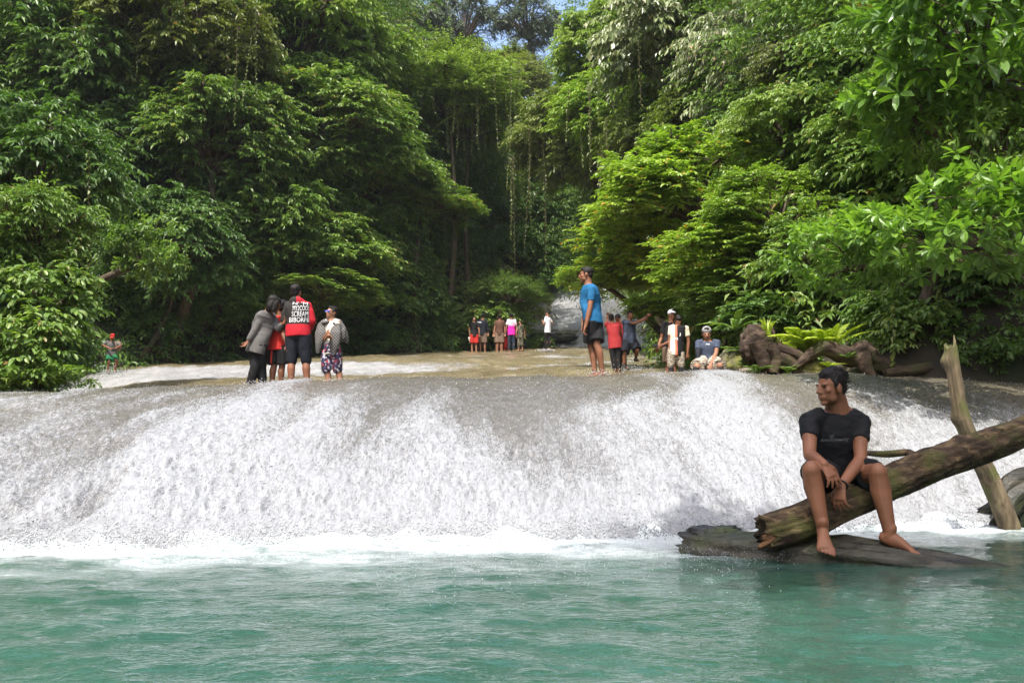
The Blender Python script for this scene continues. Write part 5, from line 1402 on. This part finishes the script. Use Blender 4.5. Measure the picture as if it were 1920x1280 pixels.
# ---- far group on the upper terrace
Y = 43.5
def far(label, x, top, foot, f, k, **kw):
    """standing figure from its column and rows; extra joints override"""
    H_ = (foot - top)
    J = dict(neck=(x, top + .155 * H_), pel=(x, top + .50 * H_), knl=(x - .055 * H_, top + .735 * H_), anl=(x - .06 * H_, top + .95 * H_), knr=(x + .055 * H_, top + .735 * H_), anr=(x + .06 * H_, top + .95 * H_),
             ell=(x - .135 * H_, top + .36 * H_), wrl=(x - .14 * H_, top + .50 * H_), elr=(x + .135 * H_, top + .36 * H_), wrr=(x + .14 * H_, top + .50 * H_))
    J.update({q: v for q, v in kw.items() if isinstance(v, tuple)})
    return Person(label, kw.get('Y', Y), (x + kw.get('hx', 0), top + .068 * H_), f, k, kw.get('skin', 'skin_pale'), kw.get('vox', 0.013), **J)
s = far('boy in black tee and red shorts, leftmost of the far group', 889, 594, 662, (0.3, -1), 0.98, wrl=(881, 630)); s.body(); s.hair(); s.shirt('black', .6, -.16, .02); s.pants('red', .95, .03)
mb = MB()
for q in (0, 1): mb.loft([(at(879 + q * 3, 632, Y - .05), Vector((1, 0, .2)), Vector((0, 1, 0)), 0.03, 0.04), (at(880 + q * 3, 637, Y - .05), Vector((1, 0, .2)), Vector((0, 1, 0)), 0.025, 0.05), (at(881 + q * 3, 643, Y - .05), Vector((1, 0, .2)), Vector((0, 1, 0)), 0.02, 0.04)], 10)
tag(link('sandals', mb.mesh('sandals', M['cream'])), 'pair of pale sandals hanging from the hand of the boy in red shorts', 'sandals')
s = far('man in black jacket and brown shorts with back turned, second in far group', 905, 588, 662, (0.3, 1), 1.02, Y=44.0); s.body(); s.hair(); s.cap('black'); sh = s.shirt('navyblack', 1.8, -.14, .03, 'jacket'); s.pants('khaki', 1.0, .03); P_['jack'] = (s, sh)
s = far('man in brown tee and tan shorts with back turned in far group', 937, 590, 661, (0.1, 1), 1.02, Y=43.2); s.body(); s.hair(); s.shirt('brown', .62, -.12, .028); s.pants('khaki', 1.0, .035)
s = far('person with raised hand hidden behind the man in brown tee', 935, 592, 661, (-0.2, 1), 1.0, Y=44.4, elr=(938, 592), wrr=(936, 582)); s.body(hands={'r': dict(dir=(0, 0, 1), curl=0.1)}); s.hair(); s.shirt('khaki', .6, -.12, .024); s.pants('khaki', 1.0, .03)
s = far('person in red trousers mostly hidden behind the pink shirt', 950, 600, 660, (0.1, 1), 0.95, Y=44.8); s.body(); s.hair(); s.shirt('navyblack', .7, -.1, .024); s.pants('red', 1.85, .022, 'trousers')
s = far('person in white and pink shirt with back turned in far group', 959, 588, 660, (0.05, 1), 1.02, Y=43.4)
s.body(); s.hair(); zp = at(0, 611, 43.4).z - s.b.z
def pinkf(t, o):
    x = t.xyz(o); n = t.noise(t.mapv(o, (1, 1, 0.35)), 9, 2)
    top_ = t.ramp(n, [(0.48, (0.72, 0.66, 0.72)), (0.56, (0.62, 0.30, 0.46)), (0.66, (0.3, 0.25, 0.33))])
    return t.mix(step(t, t.math('ADD', x[2], t.math('MULTIPLY', t.math('SUBTRACT', n, .5), .25)), zp, 0.06), (0.72, 0.02, 0.33), top_)
s.shirt(cloth('white_pink_shirt', None, fn=pinkf), .65, -.17, .026); s.pants('denim', 1.9, .018, 'jeans')
s = far('boy in camouflage clothes, right end of the far group', 976, 601, 658, (-0.7, -0.5), 0.82, Y=43.3, anl=(972, 656), hx=-1); s.body(); s.hair(); s.shirt('camo', .6, -.2, .03); s.pants('camo', 1.5, .03)
s = far('man in white tee and black trousers standing alone in front of the upper cascade', 1027, 583, 658, (-0.8, 0.5), 1.03, Y=42.3, ell=(1020, 608, -.1), wrl=(1017, 602, .1), elr=(1036, 607, .15), wrr=(1034, 601, .2), knl=(1024, 636), anl=(1024, 655), knr=(1030, 636), anr=(1031, 653))
s.body(); s.hair(); s.shirt('white', .7, -.14, .022); s.pants('black', 1.9, .012, 'trousers'); foot_splash(1025, 42.0, 200, .2, .05)
# ---- man in blue
Y = 14.2
s = Person('young man in blue tee and black shorts standing on the crest, looking left', Y, (1098, 516), f=(-0.85, 0.42), k=1.03,
  neck=(1103, 533), pel=(1112, 601), mid=(1107, 566), shl=(1100, 540, .14), shr=(1110, 542, -.14), knl=(1108, 648, .06), anl=(1115, 700, .03), knr=(1119, 646, -.06), anr=(1129, 696, -.05),
  ell=(1098, 575, .16), wrl=(1093, 608, .14), elr=(1106, 578, -.19), wrr=(1098, 612, -.2))
s.hf = Vector((-0.97, 0.1, 0.0)).normalized(); s.body(); s.hair('short'); s.eyes(); s.shirt('blue', .62, -.10, .024); s.pants('black', .88, .028); foot_splash(1122, 14.1, 130, .16, .06)
# ---- right hand group
Y = 23.6
s = Person('person in red shirt and black trousers with back turned, right of blue tee', Y, (1146, 597), f=(0.15, 1), k=0.93, vox=0.011,
  neck=(1149, 605), pel=(1153, 645), knl=(1149, 668), anl=(1154, 692), knr=(1159, 668), anr=(1160, 692), ell=(1135, 612, .1), wrl=(1138, 595, .1), elr=(1164, 622), wrr=(1163, 634, .1))
s.body(); s.hair(); s.shirt('darkred', .7, -.2, .03); s.pants('black', 1.92, .02, 'trousers')
s = Person('person in cap and red shirt reaching right behind the other red shirt', Y + .5, (1158, 597), f=(-0.5, -0.8), k=0.92, vox=0.011,
  neck=(1163, 606), pel=(1165, 645), knl=(1163, 668), anl=(1163, 694), knr=(1171, 668), anr=(1172, 692), ell=(1158, 622, -.1), wrl=(1158, 628, -.25), elr=(1173, 612, -.1), wrr=(1182, 615, -.15))
s.body(); s.hair(); s.cap('black'); s.shirt('darkred', .7, -.1, .026); s.pants('denim', .9, .03)
mb = MB(); mb.box(at(1160, 628, Y + .1), (0.06, 0.035, 0.04)); mb.tube([at(1160, 628, Y + .08), at(1160, 628, Y)], [.028, .026], 12, False)
tag(link('camera', mb.mesh('camera', M['plastic'], False)), 'small camera held in front of the red shirt', 'camera', 'hand held cameras')
s = Person('young man in slate tee and dark shorts stepping with arms stretched right', Y, (1182, 592), f=(0.3, -1), k=1.0, vox=0.011,
  neck=(1180, 602), pel=(1181, 640), knl=(1172, 660, -.05), anl=(1170, 684), knr=(1195, 656, -.15), anr=(1192, 672, .15), ell=(1192, 606, -.2), wrl=(1206, 600, -.3), elr=(1198, 602, -.1), wrr=(1213, 594, -.2))
s.body(); s.hair(); s.eyes(); s.shirt('slate', .6, -.12, .022); s.pants('navyblack', .98, .03)
mb = MB()
for (a_, sd) in (((1170, 686), 1), ((1192, 675), 2)):
    c_ = at(a_[0], a_[1], Y - (.03 if sd == 1 else -.12)); mb = MB(); mb.loft([(c_ + Vector((0, .06, 0)), Vector((1, 0, 0)), Vector((0, 0, 1)), .035, .03), (c_ + Vector((0, 0, .01)), Vector((1, 0, 0)), Vector((0, 0, 1)), .05, .055), (c_ - Vector((0, .1, .02)), Vector((1, 0, 0)), Vector((0, 0, 1)), .052, .035), (c_ - Vector((0, .18, .03)), Vector((1, 0, 0)), Vector((0, 0, 1)), .03, .02)], 12)
    s.part('shoe', mb, 'plastic')
foot_splash(1192, 23.2, 160, .2, .08)
Y = 19.5
s = Person('man in white cap and black tee partly hidden behind the two tone jersey', Y + .5, (1260, 591), f=(0.3, -1), k=0.98, vox=0.010,
  neck=(1258, 605), pel=(1257, 652), knl=(1253, 678), anl=(1252, 706), knr=(1264, 678), anr=(1265, 706), ell=(1240, 634), wrl=(1234, 650, -.1), elr=(1274, 632), wrr=(1243, 646, -.25))
s.body(); s.hair(); s.cap('white'); s.shirt('black', .65, -.1, .024); s.pants('khaki', 1.0, .03)
mb = MB(); mb.box(at(1229, 648, Y + .3), (0.055, 0.03, 0.035)); mb.tube([at(1229, 648, Y + .28), at(1228, 648, Y + .18)], [.025, .024], 12, False)
tag(link('camera', mb.mesh('camera', M['plastic'], False)), 'small black camera hanging beside the man in the white cap', 'camera', 'hand held cameras')
s = Person('man in two tone cream and black jersey and patterned shorts, head bowed', Y - .5, (1272, 603), f=(0.1, -1), k=0.90, vox=0.010,
  neck=(1271, 610), pel=(1267, 661), shl=(1258, 614), shr=(1287, 615), knl=(1258, 684), anl=(1259, 710), knr=(1277, 684), anr=(1279, 710), ell=(1255, 638), wrl=(1256, 656, -.05), elr=(1291, 640), wrr=(1289, 663))
s.hf = Vector((0.1, -0.8, -0.55)).normalized(); s.body(); s.hair('tuft')
xo = lambda px: at(px, 640, Y - .5).x - s.b.x
def jersey(t, o):
    x = t.xyz(o); sl_ = t.math('ADD', x[0], t.math('MULTIPLY', t.math('SUBTRACT', x[2], 1.1), -0.02))
    c = t.mix(step(t, sl_, xo(1264.5)), (0.62, 0.54, 0.43), (0.72, 0.17, 0.10))
    c = t.mix(step(t, sl_, xo(1268.5)), c, (0.010, 0.010, 0.011))
    return t.mix(step(t, sl_, xo(1285)), c, (0.55, 0.50, 0.36))
sh = s.shirt(cloth('two_tone_jersey', None, fn=jersey), .62, -.12, .026, 'jersey'); s.pants('zigzag', 1.08, .03); P_['jer'] = (s, sh)
mb = MB()
for q in ('l', 'r'):
    mb = MB(); mb.tube([s.J['kn' + q].lerp(s.J['an' + q], .1), s.J['kn' + q].lerp(s.J['an' + q], .4), s.J['an' + q]], [.058, .062, .045], 12, False); s.part('legging', mb, 'black')
Y = 15.3
s = Person('man in knitted beanie and slate tee sitting on the round boulder', Y, (1325, 626), f=(-0.05, -1), k=0.95, skin='skin_pale',
  neck=(1327, 639, .03), pel=(1327, 677, .08), mid=(1327, 660, .07), knl=(1307, 687, -.28), anl=(1301, 712, -.25), knr=(1350, 686, -.28), anr=(1354, 712, -.22), ell=(1309, 663, -.05), wrl=(1309, 682, -.24), elr=(1343, 661, -.05), wrr=(1333, 683, -.28))
s.hf = Vector((-0.15, -0.9, -0.3)).normalized(); s.body(); s.hair(); s.eyes()
def bean(t, o):
    w = t.n('TexWave', wave_type='BANDS', bands_direction='Z', i_Scale=16.0, i_Distortion=1.0); t.set(w.inputs[0], o)
    return t.ramp(w.outputs[1], [(0.4, (0.06, 0.06, 0.065)), (0.6, (0.42, 0.41, 0.40))])
s.cap(cloth('knitted_beanie', None, fn=bean), False); sh = s.shirt('slate', .6, -.1, .024); s.pants('zigzag', .98, .03); P_['bean'] = (s, sh)
mb = MB(); mb.tube([s.J['shl'].lerp(s.J['ell'], .6), s.J['ell'], s.J['ell'].lerp(s.J['wrl'], .85)], [.050, .046, .034], 12, False); s.part('arm_sleeve', mb, 'navyblack')
for q in ('l', 'r'):
    mb = MB(); mb.tube([s.J['kn' + q].lerp(s.J['an' + q], .05), s.J['kn' + q].lerp(s.J['an' + q], .4), s.J['an' + q]], [.06, .062, .045], 12, False); s.part('legging', mb, 'black')

Person.finish()
s, sh = P_['hood']
for txt, x, y, h, wd, sk in (("N' 'M", 563, 568.5, 5.5, 28, -1), ('MY2COO!', 564, 577.3, 9, 30, 0), ('SCREAM', 562.5, 588.3, 9.5, 31, 0), ('BIBORFE', 561, 599, 9, 37, 1)):
    write_on(s, sh, txt, x, y, h, wd, 'print', bold=0.0, skew=sk)
s, sh = P_['main']
write_on(s, sh, 'U7', 1560, 817, 6, 8, 'faint_print', off=0.004, bold=0.0)
write_on(s, sh, 'AeroKfooxing', 1564, 824.5, 8, 56, 'faint_print', off=0.004, bold=-0.005, shear=0.6, skew=3)
s, sh = P_['jack']; write_on(s, sh, 'KDRBU', 898.5, 604, 2.2, 8, 'print', bold=0.03)
s, sh = P_['jer']; write_on(s, sh, 'J', 1275, 627, 6, 3.2, 'print', bold=0.05); write_on(s, sh, 'iQ', 1268, 635, 5.5, 7, 'print', bold=0.05)
s, sh = P_['bean']; write_on(s, sh, 'Jualg', 1327, 645, 3, 7, 'print', bold=0.04)
for (px, y) in ((470, 14.1), (493, 14.1), (510, 14.3), (528, 14.3), (546, 14.1), (577, 14.1), (616, 14.1), (639, 14.1)): foot_splash(px, y, 40, .08, .035)
foot_splash(209, 29.2, 220, .3, .12)
build_spray(SPLASH)
# ------------------------------------------------------------------ moist air of the gorge
t = NT('moist_air'); pv = t.n('VolumePrincipled')
t.set(pv.inputs['Color'], (0.93, 0.97, 1.0)); t.set(pv.inputs['Density'], 0.00025); t.set(pv.inputs['Anisotropy'], 0.2)
t.t.links.new(pv.outputs[0], t.out.inputs['Volume'])
mb = MB(); mb.box((0, 15.5, 28.5), (48, 79, 31.5))
tag(link('haze', mb.mesh('haze', t.m, False)), 'thin bright haze in the moist air of the gorge', 'haze', kind='stuff')
